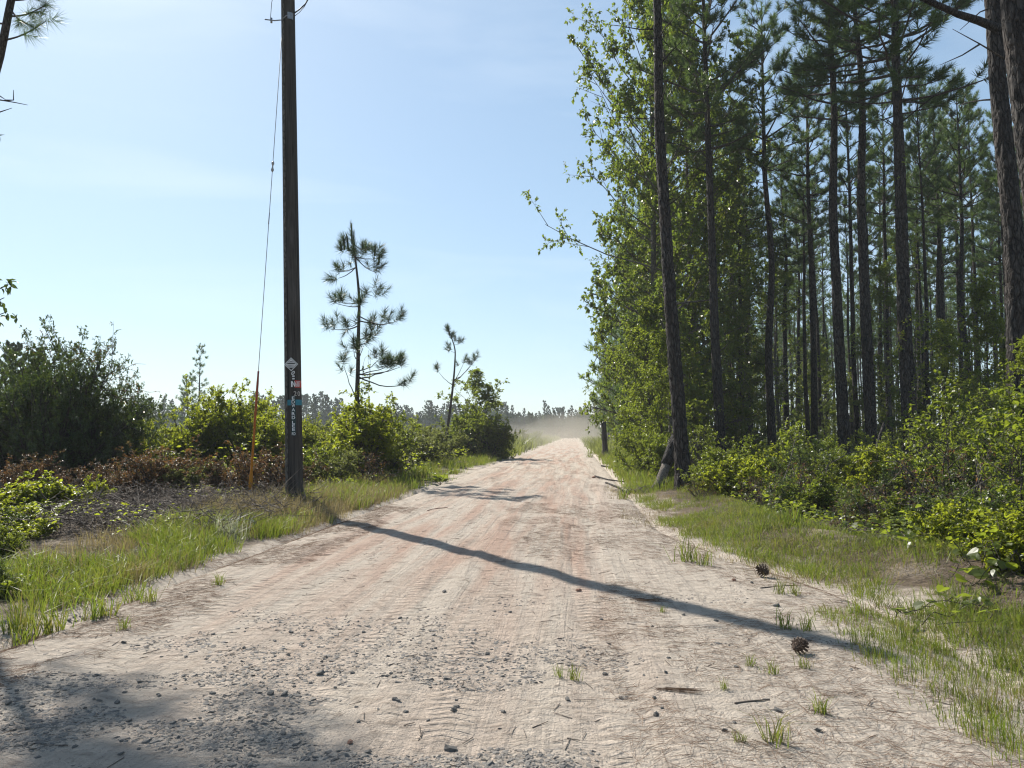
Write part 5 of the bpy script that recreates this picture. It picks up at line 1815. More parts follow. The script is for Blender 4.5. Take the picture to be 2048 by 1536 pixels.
# thin dead branches leaning into the road at the dusty clump
for k, lab in enumerate(('lowest dead stick slanting from the dusty clump onto the road', 'second dead stick slanting from the dusty clump onto the road', 'longest dead stick slanting from the dusty clump onto the road', 'uppermost dead stick slanting from the dusty clump onto the road')):
    x0, y0 = 985 - k * 4, 880 - k * 9
    a, c = np.array(at_depth(x0, y0, 44.5)), np.array(on_ground(1012 + k * 7, 912 - k * 2))
    c[2] = sz(c[0], c[1]) + 0.01
    mb = MB('dead_wood'); tube(mb, [a, (a + c) / 2 + [0, 0, -0.1], c], [0.03, 0.03, 0.015], 6, 0)
    tag(ob('stick', mb.mesh('stick')), lab, 'stick', 'sticks at the dusty clump')

# dead brush on the bank before the withered bushes
mb = MB('brush_wood')
n = 4600
px = RNG.uniform(90, 640, n); Y = RNG.uniform(10.2, 16.8, n)
X = (px - CX) / F_PX * Y
s_, l_ = xy_to_sl(X, Y)
keep = (l_ < -4.7)
X, Y = X[keep], Y[keep]
n = len(X)
az = RNG.uniform(0, 6.28, n); ln = RNG.uniform(0.08, 0.42, n) * (1 + (RNG.random(n) < 0.05) * 1.6)
z = ground_height(X, Y) + 0.02 + RNG.random(n) ** 2.2 * 0.28
el = RNG.normal(0.08, 0.45, n)
P0 = np.stack([X, Y, z], 1)
P1 = P0 + np.stack([np.cos(az) * np.cos(el), np.sin(az) * np.cos(el), np.sin(el)], 1) * ln[:, None]
P1[:, 2] = np.maximum(P1[:, 2], ground_height(P1[:, 0], P1[:, 1]) + 0.01)
Pm = (P0 + P1) / 2 + RNG.normal(0, 0.03, (n, 3))
r = RNG.uniform(0.003, 0.010, n)
sticks(mb, P0, Pm, r, r * 0.9); sticks(mb, Pm, P1, r * 0.9, r * 0.4)
stuff('brush', mb.mesh('brush'), 'grey dead brush of tangled twigs on the bank before the withered bushes', 'brush')

# ================================================================== GRASS
def grass_patch(name, n, s0, s1, l0f, l1f, h, w, mat, per=14, clump=0.06, seed=0, thr=0.45, label=None, spread=0.5, hv=0.5, pw=1.0):
    """clumped blades over a strip of the road frame; l0f, l1f give the strip's sides at s"""
    nc = n // per
    S = s0 + (s1 - s0) * RNG.random(nc * 3) ** pw
    L = l0f(S) + (l1f(S) - l0f(S)) * RNG.random(nc * 3)
    keep = fbm(S * 0.7, L * 0.9, seed, 3) > thr
    S, L = S[keep][:nc], L[keep][:nc]
    x, y = sl_to_xy(S, L)
    k = len(S)
    hc = h * (1 - hv + 2 * hv * fbm(S * 0.8, L * 0.8, seed + 3, 2)) * RNG.uniform(0.6, 1.25, k)
    X = np.repeat(x, per) + RNG.normal(0, clump, k * per); Y = np.repeat(y, per) + RNG.normal(0, clump, k * per)
    H = np.repeat(hc, per) * RNG.uniform(0.4, 1.15, k * per)
    lean = np.stack([X - np.repeat(x, per), Y - np.repeat(y, per), np.zeros(k * per)], 1)
    lean = lean / (clump + 1e-6) * 0.22 * H[:, None] * spread * 2 + RNG.normal(0, 0.15, (k * per, 3)) * H[:, None]
    lean[:, 2] = 0
    P = np.stack([X, Y, surf_z(X, Y) - 0.01], 1)
    mb = MB(mat)
    blades(mb, P, H, lean, w * RNG.uniform(0.6, 1.3, k * per), 0)
    return stuff(name, mb.mesh(name), label, 'grass')


C = lambda v: (lambda s: s * 0 + v)
grass_patch('verge_grass', 14000, 6.0, 12.0, C(-5.9), lambda s: -4.35 + 0 * s, 0.25, 0.007, 'grass', 14, 0.075, 21, 0.47, 'tall sunlit green grass on the bank between the road and the dead brush', spread=0.9)
grass_patch('dry_verge_grass', 12000, 7.0, 22.0, C(-6.4), C(-4.15), 0.26, 0.006, 'grass_dry', 12, 0.07, 25, 0.42, 'dry straw-coloured grass at the foot of the utility pole and bank')
grass_patch('pole_foot_weeds', 7000, 12.2, 17.0, C(-6.4), C(-4.35), 0.36, 0.006, 'grass_dry', 10, 0.08, 51, 0.38, 'brownish dry weeds round the foot of the utility pole', spread=0.9)
grass_patch('corner_grass', 7200, 3.6, 6.6, C(-6.0), C(-4.2), 0.24, 0.006, 'grass', 16, 0.06, 28, 0.44, 'shaded green grass in the lower corner of the bank')
grass_patch('roadside_grass', 13000, 14.5, 60.0, C(-6.2), C(-4.35), 0.32, 0.016, 'grass', 14, 0.14, 31, 0.42, 'green grass along the road edge past the utility pole', pw=1.5)
grass_patch('wood_verge_grass', 34000, 3.4, 22.0, lambda s: edge_r(s) + 0.05, lambda s: edge_r(s) + 1.9, 0.17, 0.006, 'grass', 16, 0.055, 35, 0.42, 'short yellow-green grass on the verge along the wood', hv=0.8, pw=1.2, spread=1.3)
grass_patch('wood_verge_dry_grass', 9000, 3.2, 22.0, lambda s: edge_r(s) - 0.5, lambda s: edge_r(s) + 2.4, 0.12, 0.005, 'grass_dry', 12, 0.08, 37, 0.42, 'dry thatch among the grass of the wood verge', spread=1.6, pw=1.2)
grass_patch('corner_verge_grass', 17000, 2.6, 6.5, lambda s: edge_r(s) - 0.75, lambda s: edge_r(s) + 1.5, 0.10, 0.004, 'grass', 14, 0.06, 39, 0.44, 'short bright grass in the lower corner of the wood verge')
grass_patch('shoulder_grass', 12000, 20.0, 62.0, lambda s: edge_r(s) + 0.15, lambda s: edge_r(s) + 2.6, 0.36, 0.018, 'grass', 12, 0.12, 41, 0.28, 'tall grass along the road shoulder under the leafy trees', pw=1.4)
grass_patch('far_grass', 16000, 48.0, 230.0, C(-13.0), C(-4.4), 1.05, 0.07, 'leaf_olive', 12, 0.3, 43, 0.25, 'tall hazy grass beside the far stretch of road', pw=1.6)
grass_patch('far_shoulder_grass', 8000, 56.0, 200.0, C(1.7), C(5.2), 1.0, 0.06, 'leaf_olive', 12, 0.3, 45, 0.25, 'tall hazy grass between the far road and the pines', pw=1.5)
grass_patch('field_grass', 16000, 26.0, 190.0, C(-75.0), C(-7.0), 0.85, 0.06, 'leaf_olive', 12, 0.35, 47, 0.30, 'rough growth over the cleared field', pw=1.5)


# leafy ground cover under the bushes of the wood
def ground_cover(name, n, s0, s1, l0f, l1f, leaf, mat, label, zmax=0.3, thr=0.4, seed=5, pw=1.3):
    S = s0 + (s1 - s0) * RNG.random(n * 2) ** pw; L = l0f(S) + (l1f(S) - l0f(S)) * RNG.random(n * 2)
    k = fbm(S * 0.9, L * 0.9, seed, 3) > thr
    S, L = S[k][:n], L[k][:n]
    x, y = sl_to_xy(S, L)
    z = surf_z(x, y) + RNG.random(len(S)) * zmax * fbm(S * 0.6, L * 0.6, seed + 1, 2) * 1.6 + 0.01
    D = RNG.normal(0, 1, (len(S), 3)); D[:, 2] = np.abs(D[:, 2]) * 0.25
    mb = MB(mat)
    kk = RNG.uniform(0.6, 1.3, len(S))
    leaves(mb, np.stack([x, y, z], 1), D, leaf[0] * kk, leaf[1] * kk, 0, 0.15, True)
    return stuff(name, mb.mesh(name), label, 'ground cover')


ground_cover('ground_cover', 13000, 5.5, 24.0, lambda s: edge_r(s) + 1.6, lambda s: edge_r(s) + 7.0 + 0 * s, (0.075, 0.055), 'leaf_mid', 'low leafy ground cover at the foot of the bushes along the wood', 0.38, 0.36)
ground_cover('forest_floor_cover', 14000, 20.0, 75.0, C(4.5), lambda s: 6 + s * 0.8, (0.17, 0.12), 'leaf_mid', 'leafy ground cover between the pine trunks', 0.9, 0.3, 9)
ground_cover('weeds', 2200, 9.0, 22.0, C(-8.5), C(-5.2), (0.06, 0.035), 'leaf_bright', 'low green weeds on the bank beyond the grass', 0.35, 0.5, 13)
ground_cover('field_cover', 16000, 22.0, 60.0, C(-34), C(-5.5), (0.16, 0.08), 'leaf_bright', 'low green growth on the cleared field behind the bushes', 0.9, 0.35, 15)

# single grass tufts on the sand, each a thing
tuft_protos = []
for k in range(4):
    mb = MB('grass')
    n = 34
    P = np.zeros((n, 3)); P[:, :2] = RNG.normal(0, 0.022, (n, 2))
    a = RNG.uniform(0, 6.28, n)
    H = RNG.uniform(0.05, 0.15, n)
    ln = np.stack([np.cos(a), np.sin(a), 0 * a], 1) * (H * RNG.uniform(0.2, 1.1, n))[:, None]
    P[:, 2] = -0.008
    blades(mb, P, H, ln, 0.0042, 0)
    tuft_protos.append(mb.mesh('grass_tuft'))
G_T = 'grass tufts on the sand'
for px, py, sc, lab in (
        (1375, 1128, 2.6, 'long bright grass tuft lying along the sand under the corner pine'), (1408, 1136, 1.8, 'short grass tuft at the end of the long bright one'),
        (1560, 1195, 1.3, 'grass tuft on white sand below the far pine cone'), (1590, 1198, 1.1, 'smaller grass tuft beside the one below the far pine cone'),
        (1572, 1268, 1.4, 'grass tuft standing in the pole shadow'), (1612, 1272, 1.2, 'grass tuft at the rim of the pole shadow'),
        (1550, 1500, 1.3, 'star-shaped grass tuft on the nearest sand'), (1640, 1440, 1.0, 'grass tuft near the lower verge, by grey stones'),
        (1480, 1502, 0.6, 'tiny grass sprig left of the star-shaped tuft'), (1450, 1396, 0.6, 'tiny grass sprig by the dark stick'),
        (1150, 1370, 0.9, 'grass tuft growing at the edge of the gravel'), (1118, 1368, 0.7, 'small grass tuft next to the one at the gravel edge'),
        (1325, 1232, 0.6, 'grass sprig in bare sand above the pine straw'), (1500, 1345, 0.7, 'grass sprig left of the near pine cone'),
        (1545, 1360, 0.8, 'flat grass sprig below the near pine cone'), (1610, 1350, 0.8, 'grass sprig right under the near pine cone'),
        (270, 1200, 2.0, 'grass clump on the sand below the bank'), (300, 1208, 1.7, 'second grass clump on the sand below the bank'),
        (215, 1235, 1.8, 'stalky grass clump by the corner shadow'), (185, 1240, 2.2, 'grass clump at the rim of the corner shadow'),
        (110, 1262, 2.3, 'grass clump inside the corner shadow'), (60, 1270, 2.0, 'grass clump at the foot of the shaded bank'),
        (40, 1290, 1.3, 'small grass clump on the bare sand at the picture edge'), (245, 1270, 1.0, 'flattened grass sprig on open sand by the shadow'),
        (438, 1178, 1.1, 'lone grass sprig in needle litter by the bank'), (590, 1050, 3.0, 'yellow-green grass clump before the pole foot'),
        (620, 1045, 2.6, 'grass clump touching the start of the pole shadow'), (660, 1045, 1.6, 'thin grass clump just past the pole shadow start'),
        (1715, 1235, 1.5, 'grass clump at the sandy rim of the verge'), (1820, 1300, 1.6, 'grass clump where the pole shadow meets the verge'),
        (1245, 1000, 3.0, 'yellow-green sprig on the sand by the root tangle'), (1585, 1080, 3.4, 'tall dark grass clump on the verge'),
        (1180, 916, 5.5, 'yellow-green weed patch on the shoulder before the short post')):
    p = on_ground(px, py)
    inst_single(tuft_protos[RNG.integers(4)], 'grass_tuft', (p.x, p.y, sz(p.x, p.y)), lab, 'grass tuft', G_T, RNG.uniform(0, 6.28), sc * 1.05)
# pale silvery clump on the bank
mb = MB('grass_pale')
n = 150
P = np.zeros((n, 3)); P[:, 0] = RNG.normal(0, 0.16, n); P[:, 1] = RNG.normal(0, 0.12, n); P[:, 2] = -0.02
a = RNG.uniform(0, 6.28, n); H = RNG.uniform(0.18, 0.46, n)
blades(mb, P, H, np.stack([np.cos(a), np.sin(a), 0 * a], 1) * (H * RNG.uniform(0.2, 0.9, n))[:, None], 0.009, 0)
p = on_ground(452, 1082)
tag(ob('silver_grass_clump', mb.mesh('silver_grass_clump'), None, (p.x, p.y, sz(p.x, p.y))), 'pale silvery dead grass clump on the bank', 'grass tuft')
# scrap of card
mb = MB('paper')
g = np.linspace(-0.5, 0.5, 5)
V = [(x * 0.085, y * 0.13, 0.012 * math.sin(3 * x + 4 * y)) for y in g for x in g]
V2 = [(x, y, z - 0.002) for x, y, z in V]
Q = [(j * 5 + i, j * 5 + i + 1, j * 5 + i + 6, j * 5 + i + 5) for j in range(4) for i in range(4)]
mb.add(V + V2, None, Q + [(a + 25, d_ + 25, c + 25, b_ + 25) for a, b_, c, d_ in Q], 0)
p = on_ground(505, 1066)
o = tag(ob('card_scrap', mb.mesh('card_scrap'), None, (p.x, p.y, sz(p.x, p.y) + 0.09)), 'small pale blue-white scrap of card stuck upright in the dry weeds', 'litter')
o.rotation_euler = (R(65), R(12), R(20))

# ================================================================== FERNS AND TRAILING VINES (fronds and leaves are parts)
def frond_mesh(L, mat='leaf_mid'):
    mb = MB('thin_bark', mat)
    t = np.linspace(0, 1, 7)
    pts = np.stack([L * t, 0 * t, L * (0.75 * t - 0.65 * t ** 2)], 1)
    tube(mb, pts, np.linspace(0.004, 0.0015, 7), 4, 0)
    P, D, K = [], [], []
    for k in range(11):
        u = 0.2 + 0.8 * k / 10
        p, d = along(pts, min(u, 0.999))
        for s in (-1, 1):
            P.append(p); D.append(d * 0.55 + np.array([0, s, 0.0])); K.append(0.32 * L * (1.15 - u) + 0.02)
    leaves(mb, np.array(P), np.array(D), np.array(K), np.array(K) * 0.34, 1, 0.06, True)
    return mb.mesh('frond')


fr = [frond_mesh(0.42), frond_mesh(0.34)]
for px, py, n, sc, lab in ((60, 1052, 8, 1.1, 'fern at the edge of the dead brush, the sunnier of two'), (102, 1058, 8, 1.15, 'taller fern beside the dead brush, nearer the road'), (12, 1205, 7, 0.6, 'shaded fern at the picture edge on the bank'), (30, 1165, 6, 0.6, 'fern deeper in the shaded grass of the bank'), (880, 968, 7, 1.5, 'pale fern in the verge weeds past the utility pole'), (700, 985, 6, 1.2, 'fern among dry weeds before the round bush')):
    p = on_ground(px, py)
    e = empty('fern', (p.x, p.y, sz(p.x, p.y)), lab, 'fern', 'ferns on the bank', RNG.uniform(0, 6), sc)
    for k in range(n):
        o = ob('frond', fr[k % 2], e)
        o.rotation_euler = (RNG.normal(0, 0.12), -RNG.uniform(0.1, 0.7), k / n * 6.283 + RNG.normal(0, 0.2))


def heart_leaf(w):
    mb = MB('leaf_mid')
    pts = [(0, 0), (0.30, -0.10), (0.52, 0.12), (0.46, 0.45), (0.22, 0.80), (0, 1.0), (-0.22, 0.80), (-0.46, 0.45), (-0.52, 0.12), (-0.30, -0.10)]
    V = [(x * w, y * w, abs(x) * 0.22 * w - 0.12 * w * y * y) for x, y in pts] + [(0, 0.45 * w, -0.03 * w)]
    T = [(10, i, (i + 1) % 10) for i in range(10)]
    mb.add(V, T, None, 0)
    return mb.mesh('leaf')


hl = [heart_leaf(0.085), heart_leaf(0.07), heart_leaf(0.10)]
for (x0, y0, x1, y1, n, zt, lab) in (
        (1905, 1190, 2040, 1205, 70, 0.35, 'trailing vine with heart-shaped leaves at the front of the right bank, over the verge'),
        (1880, 1150, 2040, 1120, 80, 0.45, 'trailing vine with round leaves heaped on the bank above the verge vine'),
        (1700, 1090, 1860, 1150, 50, 0.2, 'creeping vine with scattered leaves along the ditch bank'),
        (1840, 1260, 1960, 1225, 22, 0.1, 'small creeper with pointed leaves running out into the verge grass'),
        (1385, 985, 1480, 985, 40, 0.5, 'vine with big light leaves at the foot of the corner pine')):
    a, c = on_ground(x0, y0), on_ground(x1, y1)
    e = empty('vine', (a.x, a.y, sz(a.x, a.y)), lab, 'vine', 'leafy vines on the verge')
    L_ = (c - a).length
    dirv = np.array((c - a).normalized())
    mb = MB('thin_bark')
    side = np.array([-dirv[1], dirv[0], 0])
    pts_all = []
    for strand in range(4):
        t = np.linspace(0, 1, 14)
        off = (strand - 1.5) * 0.14 + 0.25 * (vnoise(t * 4 + strand * 9, t * 0, 61) - 0.5)
        X = a.x + dirv[0] * L_ * t + side[0] * off; Y = a.y + dirv[1] * L_ * t + side[1] * off
        Z = surf_z(X, Y) + 0.03 + zt * vnoise(t * 5 + strand * 3, t * 0 + strand, 63)
        loc = np.stack([X - a.x, Y - a.y, Z - sz(a.x, a.y)], 1)
        tube(mb, loc, 0.004, 4, 0)
        pts_all.append(loc)
    ob('stem', mb.mesh('stem'), e)
    big = 1.5 if Y.mean() > 12 else 1.0
    for k in range(n):
        loc = pts_all[k % 4]
        p, d = along(loc, RNG.random())
        o = ob('leaf', hl[RNG.integers(3)], e, Vector(p + np.array([RNG.normal(0, 0.05), RNG.normal(0, 0.05), RNG.uniform(0.0, 0.09)])))
        o.rotation_euler = (RNG.normal(0.15, 0.4), RNG.normal(0, 0.4), RNG.uniform(0, 6.28))
        q_ = RNG.uniform(0.7, 1.15) * big
        o.scale = (q_, q_, q_)

# leafy vine climbing the vine-clad pine
vb = base_at(1822, 23)
mb = MB('thin_bark'); ml = MB('leaf_mid')
ax0, ax1 = np.array(vb), np.array(at_depth(1800, 300, 23))
T0, T1 = [], []
t = np.linspace(0, 1, 60)
for ph in (0.0, 2.2):
    a = t * 9 + ph
    rr = 0.245
    pts = ax0 + (ax1 - ax0) * t[:, None] + np.stack([np.cos(a) * rr, np.sin(a) * rr, 0 * a], 1)
    tube(mb, pts, 0.008, 5, 0)
    for k in range(150):
        p, dd = along(pts, RNG.random() ** 1.3)
        o_ = p - (ax0 + (ax1 - ax0) * ((p[2] - ax0[2]) / (ax1[2] - ax0[2]))); o_[2] = 0
        T0.append(p); T1.append(p + unit(o_ + RNG.normal(0, 0.12, 3)) * RNG.uniform(0.05, 0.25))
P, D = branch_leaves(T0, T1, 4)
leaves(ml, P, D, 0.085, 0.065, 0)
ve = empty('climbing_vine', vb, 'leafy vine climbing the stout rough-barked pine', 'vine')
for nm, mm in (('stem', mb), ('foliage', ml)):
    o = ob(nm, mm.mesh(nm), ve); o.matrix_parent_inverse = Matrix.Translation(-vb)

# ================================================================== STONES, GRAVEL, CONES, STICKS, NEEDLE LITTER
ICO = [(-0.5257, 0, 0.8507), (0.5257, 0, 0.8507), (-0.5257, 0, -0.8507), (0.5257, 0, -0.8507), (0, 0.8507, 0.5257), (0, 0.8507, -0.5257), (0, -0.8507, 0.5257), (0, -0.8507, -0.5257), (0.8507, 0.5257, 0), (-0.8507, 0.5257, 0), (0.8507, -0.5257, 0), (-0.8507, -0.5257, 0)]
ICF = [(0, 1, 4), (0, 4, 9), (9, 4, 5), (4, 8, 5), (4, 1, 8), (8, 1, 10), (8, 10, 3), (5, 8, 3), (5, 3, 2), (2, 3, 7), (7, 3, 10), (7, 10, 6), (7, 6, 11), (11, 6, 0), (0, 6, 1), (6, 10, 1), (9, 11, 0), (9, 2, 11), (9, 5, 2), (7, 11, 2)]
ICO = np.array(ICO); ICF = np.array(ICF)


def rocks(mb, P, size, flat, mat=0):
    n = len(P)
    V = ICO[None] * RNG.uniform(0.45, 1.2, (n, 12, 1))
    sc = np.stack([size * RNG.uniform(0.7, 1.35, n), size * RNG.uniform(0.6, 1.0, n), size * flat * RNG.uniform(0.5, 1.3, n)], 1)
    V = V * sc[:, None]
    a = RNG.uniform(0, 6.28, n); ti = RNG.normal(0, 0.22, n)
    ca, sa, ct, st = np.cos(a), np.sin(a), np.cos(ti), np.sin(ti)
    x, y, z = V[..., 0], V[..., 1], V[..., 2]
    x, z = x * ct[:, None] - z * st[:, None], x * st[:, None] + z * ct[:, None]
    V = np.stack([x * ca[:, None] - y * sa[:, None], x * sa[:, None] + y * ca[:, None], z], -1) + P[:, None]
    T = (np.arange(n) * 12)[:, None, None] + ICF[None]
    mb.add(V.reshape(-1, 3), T.reshape(-1, 3), None, mat)


# gravel spread: denser ridges across the near road
n = 90000
px = RNG.uniform(-80, 1700, n); py = RNG.uniform(1190, 1560, n)
dd = 2235.0 / (py - 868.0); X = (px - CX) / F_PX * dd; Y = dd
den = fbm(X * 1.5 + Y * 0.5, Y * 2.4, 71, 4)
w1 = np.exp(-(((px - 800) / 430) ** 2 + ((py - 1330 - (px - 800) * 0.03) / 95) ** 2))
w2 = np.exp(-(((px - 250) / 300) ** 2 + ((py - 1440) / 90) ** 2)) * 0.75
w3 = np.exp(-(((px - 700) / 330) ** 2 + ((py - 1520) / 45) ** 2)) * 0.6
w4 = np.exp(-(((px - 1520) / 260) ** 2 + ((py - 1400) / 120) ** 2)) * 0.25
wt = np.maximum.reduce([w1, w2, w3, w4, np.full(n, 0.0)])
keep = RNG.random(n) < np.clip((den - 0.645 + wt * 0.30) * 9, 0, 1) * (py - 868) / 620 * 0.85
X, Y = X[keep], Y[keep]
if len(X) > 12000:
    X, Y = X[:12000], Y[:12000]
size = 0.0085 + 0.0175 * RNG.random(len(X)) ** 2.6
P = np.stack([X, Y, surf_z(X, Y) - size * 0.06], 1)
mb = MB('stone')
rocks(mb, P, size, 0.34)
stuff('gravel', mb.mesh('gravel'), 'grey gravel spread in patches across the near sand', 'gravel')

stone_mesh = []
for k in range(6):
    mb = MB('stone_dark' if k < 5 else 'clod')
    V = ICO * RNG.uniform(0.5, 1.2, (12, 1)) * np.array([1.1, 0.8, 0.6])
    # one subdivision with noise for a faceted stone
    mid = {}
    VV = [tuple(v) for v in V]; FF = []

    def mp(a_, b_):
        key = (min(a_, b_), max(a_, b_))
        if key not in mid:
            m_ = (np.array(VV[a_]) + np.array(VV[b_])) / 2 * RNG.uniform(0.92, 1.04)
            VV.append(tuple(m_)); mid[key] = len(VV) - 1
        return mid[key]
    for a_, b_, c_ in ICF:
        ab, bc, ca_ = mp(a_, b_), mp(b_, c_), mp(c_, a_)
        FF += [(a_, ab, ca_), (ab, b_, bc), (ca_, bc, c_), (ab, bc, ca_)]
    mb.add(VV, FF, None, 0)
    stone_mesh.append(mb.mesh('stone'))
used = []
for px, py, w_px, k, lab in (
        (888, 1194, 12, 0, 'small dark stone alone on smooth sand above the gravel'), (907, 1434, 17, 1, 'dark flat stone lying clear below the gravel'),
        (900, 1515, 24, 2, 'big dark stone at the bottom of the picture'), (700, 1510, 15, 5, 'brownish stone near the bottom of the picture'),
        (640, 1360, 18, 3, 'dark pointed stone at the top of the gravel ridge'), (540, 1405, 18, 0, 'dark stone at the rim of the corner shadow'),
        (568, 1406, 17, 4, 'second dark stone by the rim of the corner shadow'), (582, 1276, 11, 2, 'dark stone at the upper gravel edge'),
        (488, 1308, 11, 1, 'dark stone on bare sand above the corner shadow'), (248, 1296, 11, 3, 'small dark stone at the tip of the corner shadow'),
        (233, 1420, 15, 4, 'dark stone inside the corner shadow'), (15, 1422, 18, 0, 'dark stone at the picture edge on sunlit sand'),
        (1157, 1187, 14, 5, 'reddish clod of clay on the smooth sand'), (1312, 1446, 15, 1, 'dark stone standing alone on the near sand'),
        (1556, 1437, 16, 2, 'grey stone left of the star-shaped grass tuft'), (1638, 1478, 15, 3, 'grey stone by the lower verge'),
        (1504, 1173, 10, 4, 'little grey stone on white sand below the far pine cone'), (1468, 1170, 11, 5, 'flat brown stone on white sand below the far pine cone'),
        (1432, 1252, 10, 0, 'little grey stone at the pole shadow rim'), (1368, 1238, 9, 1, 'little dark stone between sand and pole shadow'),
        (1553, 1222, 13, 2, 'pale grey stone resting on the verge rim'), (1332, 1361, 11, 4, 'small dark stone above the bundle of needles'),
        (1188, 959, 9, 5, 'dark clod on the sand before the fallen sticks'), (1229, 946, 8, 5, 'small dark clod near the root tangle'),
        (785, 993, 12, 2, 'dark stone in weeds by the road past the utility pole'), (770, 1000, 10, 3, 'smaller dark stone beside the weeds stone'),
        (800, 1243, 10, 0, 'small dark stone over the gravel'), (1020, 1231, 9, 3, 'small stone in the wheel track'), (975, 1318, 10, 1, 'dark stone in the middle of the gravel'),
        (1210, 1356, 12, 0, 'dark stone in the small gravel patch past the wheel track'), (1450, 1480, 14, 3, 'dark stone cluster head on the near sand')):
    p = on_ground(px, py)
    r_ = w_px / F_PX * p.y / 2 * 1.1
    inst_single(stone_mesh[k], 'stone', (p.x, p.y, sz(p.x, p.y) + r_ * 0.3), lab, 'stone', 'stones lying on the sand', RNG.uniform(0, 6.28), r_)
# loose stones among the gravel, nothing tells them apart
for k in range(110):
    px, py = RNG.normal(760, 330), RNG.normal(1350, 75)
    if RNG.random() < 0.25:
        px, py = RNG.uniform(0, 500), RNG.uniform(1380, 1530)
    if py < 1240 or py > 1530 or px < 0 or px > 1500:
        continue
    p = on_ground(px, py)
    r_ = RNG.uniform(0.011, 0.021)
    inst_single(stone_mesh[RNG.integers(5)], 'gravel_stone', (p.x, p.y, sz(p.x, p.y) + r_ * 0.2), 'coarse dark stone lying in the patches of grey gravel', 'stone', 'coarse stones in the gravel', RNG.uniform(0, 6.28), (r_, r_, r_ * 0.8))


def cone_proto():
    mb = MB('cone')
    t = np.linspace(0, 1, 10)
    r = np.array([0.012, 0.026, 0.031, 0.033, 0.033, 0.030, 0.026, 0.020, 0.013, 0.004])
    tube(mb, np.stack([0 * t, 0 * t, t * 0.105], 1), r * 0.62, 10, 0)
    core = mb.mesh('core')
    ms = MB('cone')
    V, T = [], []
    for k in range(64):
        u = (k + 0.5) / 64
        a = k * 2.39996
        rr = np.interp(u, t, r)
        z = u * 0.105
        d = np.array([math.cos(a), math.sin(a), 0]); s = np.array([-math.sin(a), math.cos(a), 0])
        w_ = 0.0070 * (0.6 + rr / 0.05)
        tip = d * (rr * 1.62) + np.array([0, 0, z + 0.012])
        b_ = d * rr * 0.5 + np.array([0, 0, z - 0.002])
        ms.add([b_ - s * w_ * 0.5, b_ + s * w_ * 0.5, tip + s * w_, tip - s * w_, tip + d * 0.005 + [0, 0, 0.004], b_ + [0, 0, -0.004], tip + [0, 0, -0.006]],
               [(3, 2, 4), (2, 6, 4), (6, 3, 4), (0, 5, 6), (5, 1, 6)], [(0, 1, 2, 3), (0, 6, 6, 3)] if False else [(0, 1, 2, 3)], 0)
    sc = ms.mesh('scales')
    return [('core', core), ('scales', sc)]


cp_ = cone_proto()
for px, py, sc, tilt, rz, lab in ((1598, 1320, 1.05, 1.35, 0.5, 'dark open pine cone lying on the sand below the pole shadow'), (1543, 1160, 1.25, 1.2, 2.3, 'dark open pine cone at the edge of the verge grass')):
    p = on_ground(px, py)
    inst(cp_, 'pine_cone', (p.x - 0.03, p.y, sz(p.x, p.y) + 0.036 * sc), lab, 'pine cone', 'pine cones on the sand', scale=sc, quat=Quaternion((0, 0, 1), rz) @ Quaternion((0, 1, 0), tilt))


def ground_stick(pts, r, mat, lab, cat='stick', name='stick', sides=7, lift=0.8):
    P = []
    for x_, y_ in pts:
        p = on_ground(x_, y_); P.append((p.x, p.y, sz(p.x, p.y) + r * lift))
    mb = MB(mat)
    tube(mb, P, np.linspace(r, r * 0.6, len(P)), sides, 0)
    tag(ob(name, mb.mesh(name)), lab, cat)


ground_stick([(1470, 1425), (1500, 1419), (1540, 1416)], 0.0055, 'straw_grey', 'thin dark stick on the near sand, right of the needle bundle')
ground_stick([(1212, 970), (1235, 976), (1258, 988)], 0.035, 'pine_bark', 'dark fallen branch on the shoulder sand, nearest of three')
ground_stick([(1203, 932), (1222, 936), (1246, 950)], 0.04, 'pine_bark', 'dark fallen branch on the shoulder sand, middle one')
ground_stick([(1190, 957), (1215, 962), (1250, 965)], 0.03, 'pine_bark', 'dark fallen branch on the shoulder sand, straight farthest one')
ground_stick([(1520, 1185), (1580, 1177), (1615, 1172)], 0.006, 'dead_wood', 'pale thin stick on the sand below the far pine cone')
ground_stick([(1825, 1128), (1870, 1112), (1905, 1096)], 0.006, 'dead_wood', 'pale stick caught in the grass of the ditch bank')
ground_stick([(855, 1025), (875, 1022), (895, 1020)], 0.010, 'clod', 'reddish stick lying in the road past the pole shadow')
# bundle of fallen needles in the near sand
mb = MB('straw')
p = on_ground(1362, 1400)
n = 22
P0 = np.stack([RNG.normal(-0.10, 0.03, n), RNG.normal(0.015, 0.012, n), RNG.uniform(0.003, 0.02, n)], 1)
P1 = P0 + np.stack([RNG.normal(0.21, 0.02, n), RNG.normal(-0.035, 0.022, n), RNG.normal(0, 0.004, n)], 1)
sticks(mb, P0, P1, 0.0013, 0.0010)
tag(ob('needle_bundle', mb.mesh('needle_bundle'), None, (p.x, p.y, sz(p.x, p.y))), 'brown bundle of fallen pine needles on the near sand', 'pine needles')
mb = MB('straw')
p = on_ground(1292, 1208)
P0 = np.stack([RNG.normal(-0.08, 0.05, n), RNG.normal(0.0, 0.02, n), RNG.uniform(0.003, 0.012, n)], 1)
P1 = P0 + np.stack([RNG.normal(0.19, 0.03, n), RNG.normal(-0.02, 0.03, n), RNG.normal(0, 0.003, n)], 1)
sticks(mb, P0, P1, 0.0018, 0.0012)
tag(ob('needle_bundle', mb.mesh('needle_bundle'), None, (p.x, p.y, sz(p.x, p.y))), 'orange-brown fallen needles on the sand just above the pole shadow bend', 'pine needles')
